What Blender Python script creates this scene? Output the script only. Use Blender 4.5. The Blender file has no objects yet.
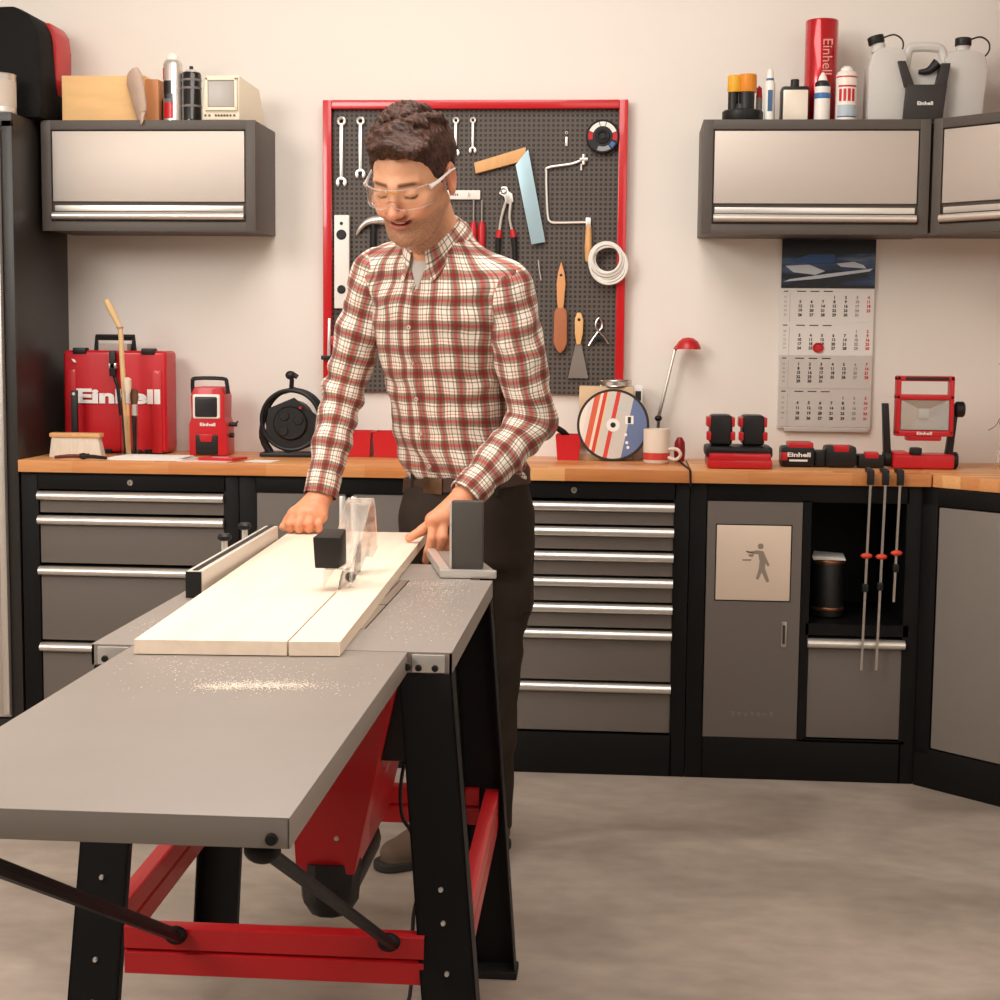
import bpy, bmesh, math, random
import numpy as np
from mathutils import Matrix, Vector
random.seed(7)
SC = bpy.context.scene
COL = SC.collection
PI = math.pi
V = Vector

# ---------------------------------------------------------------- materials
MATS = {}
def mat(name, col, rough=.5, metal=0., bump=0., bscale=60., var=.06, vscale=9., spec=.5, coat=0., trans=0., ior=1.45, emit=None, estr=0., alpha=1., stretch=None, sheen=0., sss=0.):
    if name in MATS: return MATS[name]
    m = bpy.data.materials.new(name); m.use_nodes = True
    nt = m.node_tree; N = nt.nodes; L = nt.links
    b = N['Principled BSDF']
    c = tuple(((x/255.)/12.92 if x/255. <= .04045 else ((x/255.+.055)/1.055)**2.4) for x in col)
    tc = N.new('ShaderNodeTexCoord'); mp = N.new('ShaderNodeMapping'); L.new(tc.outputs['Object'], mp.inputs[0])
    if stretch: mp.inputs['Scale'].default_value = stretch
    nz = N.new('ShaderNodeTexNoise'); nz.inputs['Scale'].default_value = vscale; nz.inputs['Detail'].default_value = 3
    L.new(mp.outputs[0], nz.inputs['Vector'])
    mx = N.new('ShaderNodeMix'); mx.data_type = 'RGBA'
    mx.inputs[6].default_value = tuple(x*(1-var) for x in c)+(1,)
    mx.inputs[7].default_value = tuple(min(1, x*(1+var)) for x in c)+(1,)
    L.new(nz.outputs[0], mx.inputs[0]); L.new(mx.outputs[2], b.inputs['Base Color'])
    b.inputs['Roughness'].default_value = rough; b.inputs['Metallic'].default_value = metal
    b.inputs['Specular IOR Level'].default_value = spec
    b.inputs['Coat Weight'].default_value = coat; b.inputs['Transmission Weight'].default_value = trans
    b.inputs['IOR'].default_value = ior; b.inputs['Alpha'].default_value = alpha
    if sheen: b.inputs['Sheen Weight'].default_value = sheen
    if sss:
        b.inputs['Subsurface Weight'].default_value = sss; b.inputs['Subsurface Radius'].default_value = (.012, .004, .002); b.inputs['Subsurface Scale'].default_value = 1.
    if emit:
        b.inputs['Emission Color'].default_value = emit+(1,); b.inputs['Emission Strength'].default_value = estr
    if bump:
        n2 = N.new('ShaderNodeTexNoise'); n2.inputs['Scale'].default_value = bscale; n2.inputs['Detail'].default_value = 4
        L.new(mp.outputs[0], n2.inputs['Vector'])
        bp = N.new('ShaderNodeBump'); bp.inputs['Strength'].default_value = bump; bp.inputs['Distance'].default_value = .002
        L.new(n2.outputs[0], bp.inputs['Height']); L.new(bp.outputs[0], b.inputs['Normal'])
    MATS[name] = m; return m

def lin(c): return tuple(((x/255.)/12.92 if x/255. <= .04045 else ((x/255.+.055)/1.055)**2.4) for x in c)

wallm = mat('wall_paint', (236, 229, 220), .9, bump=.12, bscale=140, var=.012, vscale=2)
blackm = mat('black_powder_coat', (13, 12, 12), .5, bump=.05, bscale=300, spec=.25)
frontm = mat('dark_grey_powder_coat', (108, 99, 92), .5, bump=.08, bscale=400, var=.03)
upm = mat('anthracite_powder_coat', (84, 76, 70), .5, bump=.05, bscale=300, var=.03)
talm = mat('tall_cabinet_coat', (40, 35, 32), .4, bump=.05, bscale=300, var=.03)
alum = mat('brushed_aluminium', (200, 189, 179), .55, .6, bump=.05, bscale=20, stretch=(.5, 1, 40), var=.02)
chrome = mat('satin_chrome', (228, 222, 214), .33, .8, var=.02)
steel = mat('steel', (205, 200, 193), .3, 1., var=.04)
steelb = mat('bright_steel', (236, 232, 226), .34, .75, var=.03)
redm = mat('red_plastic', (196, 24, 34), .42, var=.04, coat=.2)
redp = mat('red_powder_coat', (190, 26, 32), .4, coat=.25, var=.04)
blk = mat('black_plastic', (22, 21, 21), .45, bump=.06, bscale=300)
rub = mat('black_rubber', (17, 16, 16), .7)
white = mat('white_plastic', (238, 234, 226), .4, var=.02)
cream = mat('cream_plastic', (238, 226, 202), .45, var=.03)
paper = mat('paper', (238, 234, 228), .85, var=.02)
beech = mat('beech_wood', (224, 170, 112), .5, stretch=(20, 20, 2), var=.12, vscale=6)
palew = mat('pale_wood', (236, 212, 160), .55, stretch=(2, 14, 14), var=.08, vscale=5)
ink = mat('printing_ink', (52, 46, 44), .8)
redink = mat('red_printing_ink', (206, 50, 44), .8)
wletter = mat('white_lettering', (244, 240, 235), .5, var=.01)
glassm = mat('clear_glass', (250, 250, 250), .02, trans=1., ior=1.3, var=0)
clearp = mat('clear_plastic', (246, 244, 240), .06, trans=.92, ior=1.12, alpha=.42, var=0)

# ---------------------------------------------------------------- mesh builder
class MB:
    def __init__(s, *mats):
        s.bm = bmesh.new(); s.mats = list(mats)
    def _add(s, t, M=None, mi=0):
        for f in t.faces: f.material_index = mi
        if M is not None: bmesh.ops.transform(t, matrix=M, verts=t.verts)
        me = bpy.data.meshes.new('tmp'); t.to_mesh(me); t.free(); s.bm.from_mesh(me); bpy.data.meshes.remove(me)
        return s
    def box(s, x0, x1, y0, y1, z0, z1, bev=0., mi=0, M=None, seg=2):
        t = bmesh.new(); bmesh.ops.create_cube(t, size=1.)
        x0, x1 = min(x0, x1), max(x0, x1); y0, y1 = min(y0, y1), max(y0, y1); z0, z1 = min(z0, z1), max(z0, z1)
        for v in t.verts: v.co = ((x0+x1)/2+v.co.x*(x1-x0), (y0+y1)/2+v.co.y*(y1-y0), (z0+z1)/2+v.co.z*(z1-z0))
        if bev: bmesh.ops.bevel(t, geom=t.edges[:], offset=min(bev, .49*min(x1-x0, y1-y0, z1-z0)), segments=seg, affect='EDGES', profile=.6)
        return s._add(t, M, mi)
    def hexa(s, bot, top, bev=0., mi=0, M=None):
        t = bmesh.new(); vs = [t.verts.new(p) for p in list(bot)+list(top)]; n = len(bot)
        t.faces.new(vs[:n][::-1]); t.faces.new(vs[n:])
        for i in range(n): t.faces.new((vs[i], vs[(i+1) % n], vs[n+(i+1) % n], vs[n+i]))
        bmesh.ops.recalc_face_normals(t, faces=t.faces)
        if bev: bmesh.ops.bevel(t, geom=t.edges[:], offset=bev, segments=2, affect='EDGES', profile=.6)
        return s._add(t, M, mi)
    def prism(s, poly, ax, a0, a1, bev=0., mi=0, M=None):
        def P(u, v, a): return (a, u, v) if ax == 'x' else ((u, a, v) if ax == 'y' else (u, v, a))
        return s.hexa([P(u, v, a0) for u, v in poly], [P(u, v, a1) for u, v in poly], bev, mi, M)
    def lathe(s, c, prof, seg=28, mi=0, M=None, sx=1., sy=1.):
        t = bmesh.new(); rings = []
        for r, z in prof:
            if r < 1e-6: rings.append([t.verts.new((c[0], c[1], c[2]+z))])
            else: rings.append([t.verts.new((c[0]+sx*r*math.cos(2*PI*i/seg), c[1]+sy*r*math.sin(2*PI*i/seg), c[2]+z)) for i in range(seg)])
        for a, b in zip(rings, rings[1:]):
            for i in range(seg):
                j = (i+1) % seg
                if len(a) == 1 and len(b) == 1: continue
                if len(a) == 1: t.faces.new((a[0], b[j], b[i]))
                elif len(b) == 1: t.faces.new((a[i], a[j], b[0]))
                else: t.faces.new((a[i], a[j], b[j], b[i]))
        if len(rings[0]) > 1: t.faces.new(rings[0][::-1])
        if len(rings[-1]) > 1: t.faces.new(rings[-1])
        bmesh.ops.recalc_face_normals(t, faces=t.faces)
        return s._add(t, M, mi)
    def cyl(s, p0, p1, r0, r1=None, seg=20, mi=0, M=None, ch=0.):
        p0, p1 = V(p0), V(p1); r1 = r0 if r1 is None else r1; d = p1-p0; h = d.length
        R = Matrix.Translation(p0) @ d.to_track_quat('Z', 'Y').to_matrix().to_4x4()
        if M is not None: R = M @ R
        pr = [(r0, 0), (r1, h)] if not ch else [(r0-ch, 0), (r0, ch), (r1, h-ch), (r1-ch, h)]
        return s.lathe((0, 0, 0), pr, seg, mi, R)
    def ell(s, c, r, seg=20, mi=0, M=None):
        t = bmesh.new(); bmesh.ops.create_uvsphere(t, u_segments=seg, v_segments=max(8, seg*2//3), radius=1.)
        for v in t.verts: v.co = (c[0]+v.co.x*r[0], c[1]+v.co.y*r[1], c[2]+v.co.z*r[2])
        return s._add(t, M, mi)
    def torus(s, c, R, r, axis='y', seg=36, ss=8, mi=0, a0=0., a1=2*PI, sx=1., M=None):
        pts = []
        full = abs(a1-a0-2*PI) < 1e-6
        n = seg if full else seg+1
        for i in range(n):
            a = a0+(a1-a0)*i/seg; u, v = R*math.cos(a)*sx, R*math.sin(a)
            pts.append((c[0]+u, c[1], c[2]+v) if axis == 'y' else ((c[0]+u, c[1]+v, c[2]) if axis == 'z' else (c[0], c[1]+u, c[2]+v)))
        return s.tube(pts, r, ss, mi, M, closed=full)
    def tube(s, pts, r, seg=8, mi=0, M=None, closed=False, smooth=0, flat=1.):
        pts = [V(p) for p in pts]
        rs = r if isinstance(r, (list, tuple)) else [r]*len(pts)
        if smooth:
            q, rr = [], []
            n = len(pts)
            for i in range(n if closed else n-1):
                p0 = pts[i-1] if (i > 0 or closed) else pts[0]; p1 = pts[i]; p2 = pts[(i+1) % n]; p3 = pts[(i+2) % n] if (closed or i+2 < n) else p2
                for k in range(smooth):
                    t = k/smooth; t2 = t*t; t3 = t2*t
                    q.append(.5*((2*p1)+(-p0+p2)*t+(2*p0-5*p1+4*p2-p3)*t2+(-p0+3*p1-3*p2+p3)*t3)); rr.append(rs[i]*(1-t)+rs[(i+1) % n]*t)
            if not closed: q.append(pts[-1]); rr.append(rs[-1])
            pts, rs = q, rr
        t = bmesh.new(); rings = []; n = len(pts)
        up = None
        for i, p in enumerate(pts):
            if closed: d = (pts[(i+1) % n]-pts[i-1])
            else: d = pts[min(i+1, n-1)]-pts[max(i-1, 0)]
            if d.length < 1e-9: d = V((0, 0, 1))
            d.normalize()
            if up is None:
                up = d.orthogonal().normalized()
            else:
                up = (up-d*up.dot(d))
                up = up.normalized() if up.length > 1e-6 else d.orthogonal().normalized()
            w = d.cross(up)
            rings.append([t.verts.new(p+(up*math.cos(2*PI*k/seg)*flat+w*math.sin(2*PI*k/seg))*rs[i]) for k in range(seg)])
        for i in range(n if closed else n-1):
            a, b = rings[i], rings[(i+1) % n]
            for k in range(seg): t.faces.new((a[k], a[(k+1) % seg], b[(k+1) % seg], b[k]))
        if not closed: t.faces.new(rings[0][::-1]); t.faces.new(rings[-1])
        bmesh.ops.recalc_face_normals(t, faces=t.faces)
        return s._add(t, M, mi)
    def text(s, body, size, M, mi=0, ext=.0006, off=0., width=None, align='CENTER', sy=1.):
        cu = bpy.data.curves.new('t', 'FONT'); cu.body = body; cu.size = size; cu.extrude = ext; cu.offset = off; cu.align_x = align; cu.align_y = 'CENTER'; cu.resolution_u = 3
        o = bpy.data.objects.new('t', cu); COL.objects.link(o); dg = bpy.context.evaluated_depsgraph_get()
        me = bpy.data.meshes.new_from_object(o.evaluated_get(dg)); bpy.data.objects.remove(o); bpy.data.curves.remove(cu)
        t = bmesh.new(); t.from_mesh(me); bpy.data.meshes.remove(me)
        if len(t.verts) and width:
            xs = [v.co.x for v in t.verts]; k = width/(max(xs)-min(xs))
            for v in t.verts: v.co.x *= k
        for v in t.verts: v.co.y *= sy
        return s._add(t, M, mi)
    def out(s, name, parent=None, origin=None, solid=None, sharp=.6):
        bmesh.ops.remove_doubles(s.bm, verts=s.bm.verts, dist=1e-6)
        if origin is None and parent is None:
            vs = s.bm.verts; n = max(1, len(vs))
            origin = (sum(v.co.x for v in vs)/n, sum(v.co.y for v in vs)/n, min((v.co.z for v in vs), default=0))
        base = V(origin) if parent is None else wloc(parent)
        for v in s.bm.verts: v.co -= base
        me = bpy.data.meshes.new(name); s.bm.to_mesh(me); s.bm.free()
        for m in s.mats: me.materials.append(m)
        for p in me.polygons: p.use_smooth = True
        me.set_sharp_from_angle(angle=sharp)
        o = bpy.data.objects.new(name, me); COL.objects.link(o)
        if parent is None: o.location = base
        else: o.parent = parent
        if solid:
            md = o.modifiers.new('thickness', 'SOLIDIFY'); md.thickness = solid; md.offset = 0
        return o
def wloc(o):
    p = V((0, 0, 0))
    while o is not None: p = p+V(o.location); o = o.parent
    return p
def thing(name, loc, label, cat, group=None):
    o = bpy.data.objects.new(name, None); o.location = loc; o.empty_display_size = .05; COL.objects.link(o)
    return tag(o, label, cat, group)
def tag(o, label, cat, group=None, kind=None):
    o['label'] = label; o['category'] = cat
    if group: o['group'] = group
    if kind: o['kind'] = kind
    return o
def struct(o): o['kind'] = 'structure'; return o
def copy_tree(o, parent=None):
    c = o.copy(); COL.objects.link(c)
    if parent is not None: c.parent = parent
    for ch in list(o.children): copy_tree(ch, c)
    return c
def RX(a): return Matrix.Rotation(a, 4, 'X')
def RY(a): return Matrix.Rotation(a, 4, 'Y')
def RZ(a): return Matrix.Rotation(a, 4, 'Z')
def TR(x, y, z): return Matrix.Translation((x, y, z))
def FACE(x, y, z): return TR(x, y, z) @ RX(PI/2)          # text plane facing the room (-Y)

# ---------------------------------------------------------------- setting
W = .47
XL, XR, YF, ZC = -1.3, 3.67, -6.6, 3.2
# floor material: worn screed
def floor_mat():
    m = mat('floor_screed', (176, 162, 148), .55)
    nt = m.node_tree; N = nt.nodes; L = nt.links; b = N['Principled BSDF']
    tc = N.new('ShaderNodeTexCoord')
    mp = N.new('ShaderNodeMapping'); mp.inputs['Scale'].default_value = (.75, 1.15, 1); L.new(tc.outputs['Object'], mp.inputs[0])
    n1 = N.new('ShaderNodeTexNoise'); n1.inputs['Scale'].default_value = 2.2; n1.inputs['Detail'].default_value = 6; n1.inputs['Distortion'].default_value = .6
    n2 = N.new('ShaderNodeTexNoise'); n2.inputs['Scale'].default_value = 16; n2.inputs['Detail'].default_value = 5
    L.new(mp.outputs[0], n1.inputs[0]); L.new(mp.outputs[0], n2.inputs[0])
    r = N.new('ShaderNodeValToRGB'); r.color_ramp.elements[0].position = .36; r.color_ramp.elements[1].position = .66
    r.color_ramp.elements[0].color = lin((140, 127, 115))+(1,); r.color_ramp.elements[1].color = lin((172, 158, 145))+(1,)
    L.new(n1.outputs[0], r.inputs[0])
    mx = N.new('ShaderNodeMix'); mx.data_type = 'RGBA'; mx.blend_type = 'OVERLAY'; mx.inputs[0].default_value = .22
    L.new(r.outputs[0], mx.inputs[6]); L.new(n2.outputs[0], mx.inputs[7]); L.new(mx.outputs[2], b.inputs['Base Color'])
    r2 = N.new('ShaderNodeMapRange'); r2.inputs[3].default_value = .42; r2.inputs[4].default_value = .62; L.new(n1.outputs[0], r2.inputs[0]); L.new(r2.outputs[0], b.inputs['Roughness'])
    return m
m_ = MB(floor_mat()); m_.box(XL-.1, XR+.1, YF-.1, W+.1, -.1, 0); struct(m_.out('floor', origin=(0, 0, 0)))
m_ = MB(wallm); m_.box(XL-.1, XR+.1, W, W+.1, 0, ZC); struct(m_.out('wall_back', origin=(0, W, 0)))
m_ = MB(wallm); m_.box(XL-.1, XL, YF, W, 0, ZC); struct(m_.out('wall_left', origin=(XL, 0, 0)))
m_ = MB(wallm); m_.box(XR, XR+.1, YF, W, 0, ZC); struct(m_.out('wall_right', origin=(XR, 0, 0)))
m_ = MB(mat('low_bounce_grey', (128, 120, 112), .9, bump=.1)); m_.box(XL-.1, XR+.1, YF-.1, YF, 0, ZC); struct(m_.out('wall_front', origin=(0, YF, 0)))  # unseen front wall, coloured dark to cut light bounced off it
m_ = MB(wallm); m_.box(XL-.1, XR+.1, YF-.1, W+.1, ZC, ZC+.1); struct(m_.out('ceiling', origin=(0, 0, ZC)))

# ---------------------------------------------------------------- worktops
def top_mat():
    m = mat('oiled_beech_staves', (214, 142, 86), .42, coat=.1)
    nt = m.node_tree; N = nt.nodes; L = nt.links; b = N['Principled BSDF']
    tc = N.new('ShaderNodeTexCoord'); mp = N.new('ShaderNodeMapping'); L.new(tc.outputs['Object'], mp.inputs[0])
    mp.inputs['Rotation'].default_value = (PI/2*0, 0, 0)
    sp = N.new('ShaderNodeSeparateXYZ'); L.new(mp.outputs[0], sp.inputs[0])
    # stave index from row (y) and length (x)
    def mth(op, a, bb=None):
        n = N.new('ShaderNodeMath'); n.operation = op
        for i, v in enumerate((a, bb)):
            if v is None: continue
            if isinstance(v, (int, float)): n.inputs[i].default_value = v
            else: L.new(v, n.inputs[i])
        return n.outputs[0]
    row = mth('FLOOR', mth('DIVIDE', mth('ADD', sp.outputs[1], 10.02), .043))
    off = mth('MULTIPLY', mth('FRACT', mth('MULTIPLY', row, .377)), 3.1)
    cx = mth('FLOOR', mth('ADD', mth('DIVIDE', sp.outputs[0], .3), off))
    cb = N.new('ShaderNodeCombineXYZ'); L.new(cx, cb.inputs[0]); L.new(row, cb.inputs[1])
    wn = N.new('ShaderNodeTexWhiteNoise'); wn.noise_dimensions = '2D'; L.new(cb.outputs[0], wn.inputs[0])
    r = N.new('ShaderNodeValToRGB'); e = r.color_ramp.elements
    e[0].color = lin((202, 126, 68))+(1,); e[1].color = lin((232, 172, 112))+(1,)
    L.new(wn.outputs[0], r.inputs[0])
    mp2 = N.new('ShaderNodeMapping'); mp2.inputs['Scale'].default_value = (3, 40, 40); L.new(tc.outputs['Object'], mp2.inputs[0])
    nz = N.new('ShaderNodeTexNoise'); nz.inputs['Scale'].default_value = 3; nz.inputs['Detail'].default_value = 5; L.new(mp2.outputs[0], nz.inputs[0])
    mx = N.new('ShaderNodeMix'); mx.data_type = 'RGBA'; mx.blend_type = 'SOFT_LIGHT'; mx.inputs[0].default_value = .35
    L.new(r.outputs[0], mx.inputs[6]); L.new(nz.outputs[0], mx.inputs[7]); L.new(mx.outputs[2], b.inputs['Base Color'])
    return m
topm = top_mat()
ZB, ZT = .893, .93
m_ = MB(topm); m_.box(.0, 2.038, -.022, W-.001, ZB, ZT, .0025)
tag(m_.out('worktop', origin=(0, 0, ZB)), 'long beech block worktop over the left drawer unit, double doors and seven-drawer unit', 'worktop')
m_ = MB(topm); m_.box(2.042, 2.738, -.022, W-.001, ZB, ZT, .0025)
tag(m_.out('worktop', origin=(2.04, 0, ZB)), 'short beech worktop section above the waste bin cabinet, clamps hanging from its edge', 'worktop')
m_ = MB(topm); m_.prism([(2.742, -.022), (3.22, -.5), (XR-.001, -.5), (XR-.001, W-.001), (2.742, W-.001)], 'z', ZB, ZT, .0025)
tag(m_.out('worktop', origin=(2.74, 0, ZB)), 'angled corner piece of beech worktop at the far right', 'worktop')

# ---------------------------------------------------------------- base cabinets
def carcass(t, x0, x1, inner, name='body'):
    b = MB(blackm)
    b.box(x0+.001, x0+.055, 0, .45, .0, ZB-.001, .002); b.box(x1-.047, x1-.001, 0, .45, .0, ZB-.001, .002)
    b.box(x0+.05, x1-.04, 0, .45, .84, ZB-.001, .001); b.box(x0+.05, x1-.04, .0, .45, .0, .126, .001)
    b.box(x0+.05, x1-.04, .43, .45, .12, .85)
    for q in inner: b.box(*q)
    return b.out(name, t)
def drawer(t, x0, x1, z0, z1, handle=True):
    b = MB(frontm); b.box(x0, x1, .004, .40, z0, z1, .002); d = b.out('drawer', t)
    b = MB(chrome)
    b.prism([(.003, z1+.002), (-.006, z1+.001), (-.013, z1-.003), (-.017, z1-.009), (-.0175, z1-.015), (-.015, z1-.021), (-.010, z1-.0245), (-.002, z1-.025), (.003, z1-.020)], 'x', x0-.004, x1+.001)
    b.out('handle', d); return d
def lock(t, x, z):
    b = MB(steel, ink); b.cyl((x, -.004, z), (x, .004, z), .009, ch=.001); b.box(x-.001, x+.001, -.0046, -.003, z-.005, z+.005, mi=1); b.out('lock', t)

t = thing('drawer_cabinet', (.34, .22, 0), 'black workshop cabinet with four grey drawers, under the left end of the worktop', 'cabinet')
carcass(t, 0, .68, [])
for z0, z1 in ((.768, .832), (.612, .757), (.372, .600), (.133, .362)): drawer(t, .058, .632, z0, z1)
lock(t, .343, .864)
t = thing('door_cabinet', (1.02, .22, 0), 'black cabinet with two grey doors and upright bar handles, half hidden by the man', 'cabinet')
carcass(t, .68, 1.36, [])
for s, (x0, x1) in enumerate(((.728, 1.006), (1.03, 1.31))):
    b = MB(frontm); b.box(x0, x1, .002, .02, .133, .845, .002); d = b.out('door', t)
    b = MB(chrome); xx = (x1-.016) if s == 0 else (x0-.004); b.box(xx, xx+.02, -.016, .004, .16, .835, .004); b.out('handle', d)
b = MB(rub); b.box(1.002, 1.034, .012, .03, .126, .842); b.out('door_gap_shade', t)  # black strip stands in for the shade in the gap between the doors
t = thing('drawer_cabinet', (1.70, .22, 0), 'black workshop cabinet with seven grey drawers, between the man and the waste bin cabinet', 'cabinet')
carcass(t, 1.36, 2.04, [])
zs = [.828, .753, .678, .600, .521, .442, .280, .133]
for a, c in zip(zs, zs[1:]): drawer(t, 1.418, 1.9935, c+.009 if c > .14 else .133, a)
lock(t, 1.696, .865)
t = thing('waste_bin_cabinet', (2.38, .22, 0), 'black cabinet with grey waste bin door, open niche and one deep drawer', 'cabinet')
carcass(t, 2.04, 2.72, [(2.374, 2.398, 0, .43, .12, .845), (2.39, 2.69, .0, .43, .444, .478), (2.39, 2.69, .0, .012, .12, .128)])
b = MB(frontm)
b.box(2.0875, 2.372, .0, .018, .127, .839, .0015)
dr = b.out('bin_door', t)
b = MB(mat('satin_flap', (238, 218, 198), .45, .35, var=.02)); b.box(2.1215, 2.3395, -.003, .012, .5445, .7685, .0015); fl = b.out('flap', dr)
b = MB(rub); b.box(2.118, 2.343, -.0006, .006, .541, .772); b.out('flap_gap_shade', dr)  # black plate stands in for the shaded recess around the flap
b = MB(mat('grey_pictogram', (150, 136, 122), .6))
px, pz = 2.245, .655
def pic(p): return [(px+x*.001, pz+z*.001) for x, z in p]
b.cyl((px+.006, -.0036, pz+.052), (px+.006, -.002, pz+.052), .0085)
for poly in ([(-4, 40), (14, 38), (26, 12), (34, -4), (28, -8), (22, 2), (20, -12), (34, -52), (26, -56), (11, -26), (2, -48), (-6, -46), (2, -16), (4, 6), (0, 28), (-36, 38), (-36, 34)],
             [(-30, 28), (-12, 29), (-16, 20), (-26, 20)], [(-48, 12), (-20, 13), (-22, 8), (-46, 8)]):
    b.prism(pic(poly), 'y', -.0036, -.002)
b.out('pictogram', fl)
b = MB(steel, ink); b.box(2.318, 2.334, -.004, .004, .405, .482, .002); b.box(2.322, 2.330, -.0046, -.003, .415, .472, .001, mi=1); b.out('latch', dr)
b = MB(mat('embossed_grey', (112, 104, 98), .5))
for i in range(7): b.box(2.175+.019*i, 2.187+.019*i, -.0008, .002, .190+.002*(i % 2), .206-.002*(i % 3), .0006)
b.out('embossed_mark', dr)
drawer(t, 2.400, 2.680, .133, .432)
# niche canister
t = thing('canister', (2.468, .14, .478), 'dark round canister with a pale lid standing in the open niche', 'canister')
b = MB(blk); b.lathe((2.468, .14, .478), [(.046, .001), (.05, .006), (.05, .17), (.046, .176)]); b.out('tin', t)
for z in (.022, .165):
    b = MB(mat('copper_band', (150, 100, 72), .3, .8)); b.lathe((2.468, .14, .478+z), [(.0505, 0), (.052, .003), (.052, .008), (.0505, .011)]); b.out('band', t)
b = MB(white); b.hexa([(2.418, .10, .656), (2.515, .09, .656), (2.52, .18, .656), (2.43, .18, .656)], [(2.415, .10, .668), (2.512, .09, .664), (2.518, .18, .668), (2.428, .18, .674)], .002); b.out('lid', t)

# corner base cabinet (angled 45 degrees)
DM = TR(2.722, .0, 0) @ RZ(-PI/4)
t = thing('corner_cabinet', (3.1, .0, 0), 'angled black corner cabinet with one tall grey door at the far right', 'cabinet')
b = MB(blackm)
b.prism([(2.722, .03), (3.19, -.44), (XR-.01, -.44), (XR-.01, .45), (2.722, .45)], 'z', 0, ZB-.001)
b.box(0, .70, -.006, .02, 0, .118, .002, M=DM); b.box(0, .052, -.006, .02, .1, ZB-.002, .002, M=DM); b.box(.62, .70, -.006, .02, .1, ZB-.002, .002, M=DM); b.box(.0, .70, -.006, .02, .84, ZB-.002, .002, M=DM)
b.out('body', t)
b = MB(mat('corner_door_grey', (130, 121, 113), .5, .2, var=.03)); b.box(.056, .616, -.004, .012, .122, .836, .003, M=DM); b.out('door', t)

# tall cabinet
t = thing('tall_cabinet', (-.45, .22, 0), 'tall black steel cabinet at the left edge, a black case on top', 'cabinet')
b = MB(talm); b.box(-.9, -.006, .008, W-.004, 0, 1.973, .004); b.box(-.9, -.006, -.0, .012, 1.93, 1.973, .002); b.box(-.04, -.006, -.0, .012, 0, 1.95, .002); b.box(-.9, -.02, -.0, .012, 0, .118, .002); b.out('body', t)
b = MB(alum); b.box(-.86, -.044, -.004, .008, .125, 1.925, .003); d = b.out('door', t)
b = MB(chrome); b.box(-.063, -.041, -.022, -.003, .135, 1.92, .006); b.out('handle', d)

# wall cabinets
UB, UT = 1.634, 1.975
def wall_cab(M, w, label, extra=None):
    o = M @ V((w/2, .14, UB)); t = thing('wall_cabinet', o, label, 'wall cabinet')
    b = MB(upm)
    b.box(0, w, .012, .28, UB+.004, UT-.001, .003, M=M)
    b.box(0, .032, 0, .02, UB, UT, .003, M=M); b.box(w-.032, w, 0, .02, UB, UT, .003, M=M)
    b.box(.03, w-.03, 0, .02, UT-.03, UT, .003, M=M); b.box(.03, w-.03, 0, .02, UB, UB+.03, .003, M=M)
    if extra: b.prism(extra, 'z', UB+.007, UT-.002)
    b.out('body', t)
    b = MB(alum); b.box(.036, w-.036, .002, .013, UB+.092, UT-.034, .001, M=M); d = b.out('door', t)
    b = MB(chrome)
    b.box(.04, w-.04, .004, .013, UB+.062, UB+.080, .001, M=M)
    b.cyl(M @ V((.036, -.004, UB+.047)), M @ V((w-.036, -.004, UB+.047)), .0115, seg=16)
    b.box(.036, w-.036, -.004, .012, UB+.036, UB+.041, M=M)
    b.out('handle', d)
    return t
wall_cab(TR(.012, .189, 0), .68, 'dark grey wall cabinet with aluminium flap, left of the pegboard')
wall_cab(TR(2.063, .189, 0), .676, 'dark grey wall cabinet with aluminium flap, above the wall calendar')
UM = TR(2.745, .186, 0) @ RZ(-PI/4)
wall_cab(UM, .9, 'angled corner wall cabinet with aluminium flap, cut by the right edge', [(2.745, .215), (3.37, -.41), (XR-.01, -.44), (XR-.01, .46), (2.745, .46)])

# ---------------------------------------------------------------- table saw
tgrey = mat('saw_table_grey', (150, 140, 132), .45, .1, bump=.05, bscale=200, var=.05, vscale=7)
ZS = .82
t = thing('table_saw', (1.30, -1.95, 0), 'grey-topped table saw with black legs, red braces and front extension table', 'table saw')
b = MB(tgrey)
b.box(1.005, 1.583, -2.288, -1.53, ZS-.004, ZS, .0015)
b.box(1.005, 1.583, -2.288, -2.284, ZS-.034, ZS-.002); b.box(1.005, 1.583, -1.534, -1.53, ZS-.034, ZS-.002)
b.box(1.005, 1.009, -2.288, -1.53, ZS-.034, ZS-.002); b.box(1.579, 1.583, -2.288, -1.53, ZS-.034, ZS-.002)
b.out('table_top', t)
def ext(x0, x1, y0, y1, nm):
    b = MB(tgrey)
    b.box(x0, x1, y0, y1, ZS-.0045, ZS-.0008, .0015)
    for q in ((x0, x1, y0, y0+.003), (x0, x1, y1-.003, y1), (x0, x0+.003, y0, y1), (x1-.003, x1, y0, y1)): b.box(*q, ZS-.034, ZS-.002, .001)
    return b.out(nm, t)
e1 = ext(1.072, 1.513, -3.165, -2.289, 'extension_table')
ext(1.072, 1.536, -1.529, -1.31, 'extension_table')
def screws(par, pts, r=.005, m=steel, ax=(0, -1, 0)):
    for p in pts:
        b = MB(m); p = V(p); a = V(ax); b.cyl(p-a*.002, p+a*.003, r, r*.8, 12); b.out('screw', par)
screws(e1, [(1.494, -3.167, .796), (1.515, -2.31, .80)], .007, blk)
b = MB(steel, blk)
b.box(1.398, 1.414, -2.10, -1.56, ZS-.001, ZS+.0006, mi=0); b.box(1.396, 1.398, -2.10, -1.56, ZS-.001, ZS+.001, mi=1); b.box(1.414, 1.416, -2.10, -1.56, ZS-.001, ZS+.001, mi=1)
b.box(1.396, 1.416, -1.86, -1.857, ZS-.001, ZS+.001, mi=1); b.out('mitre_slot', t)
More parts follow.
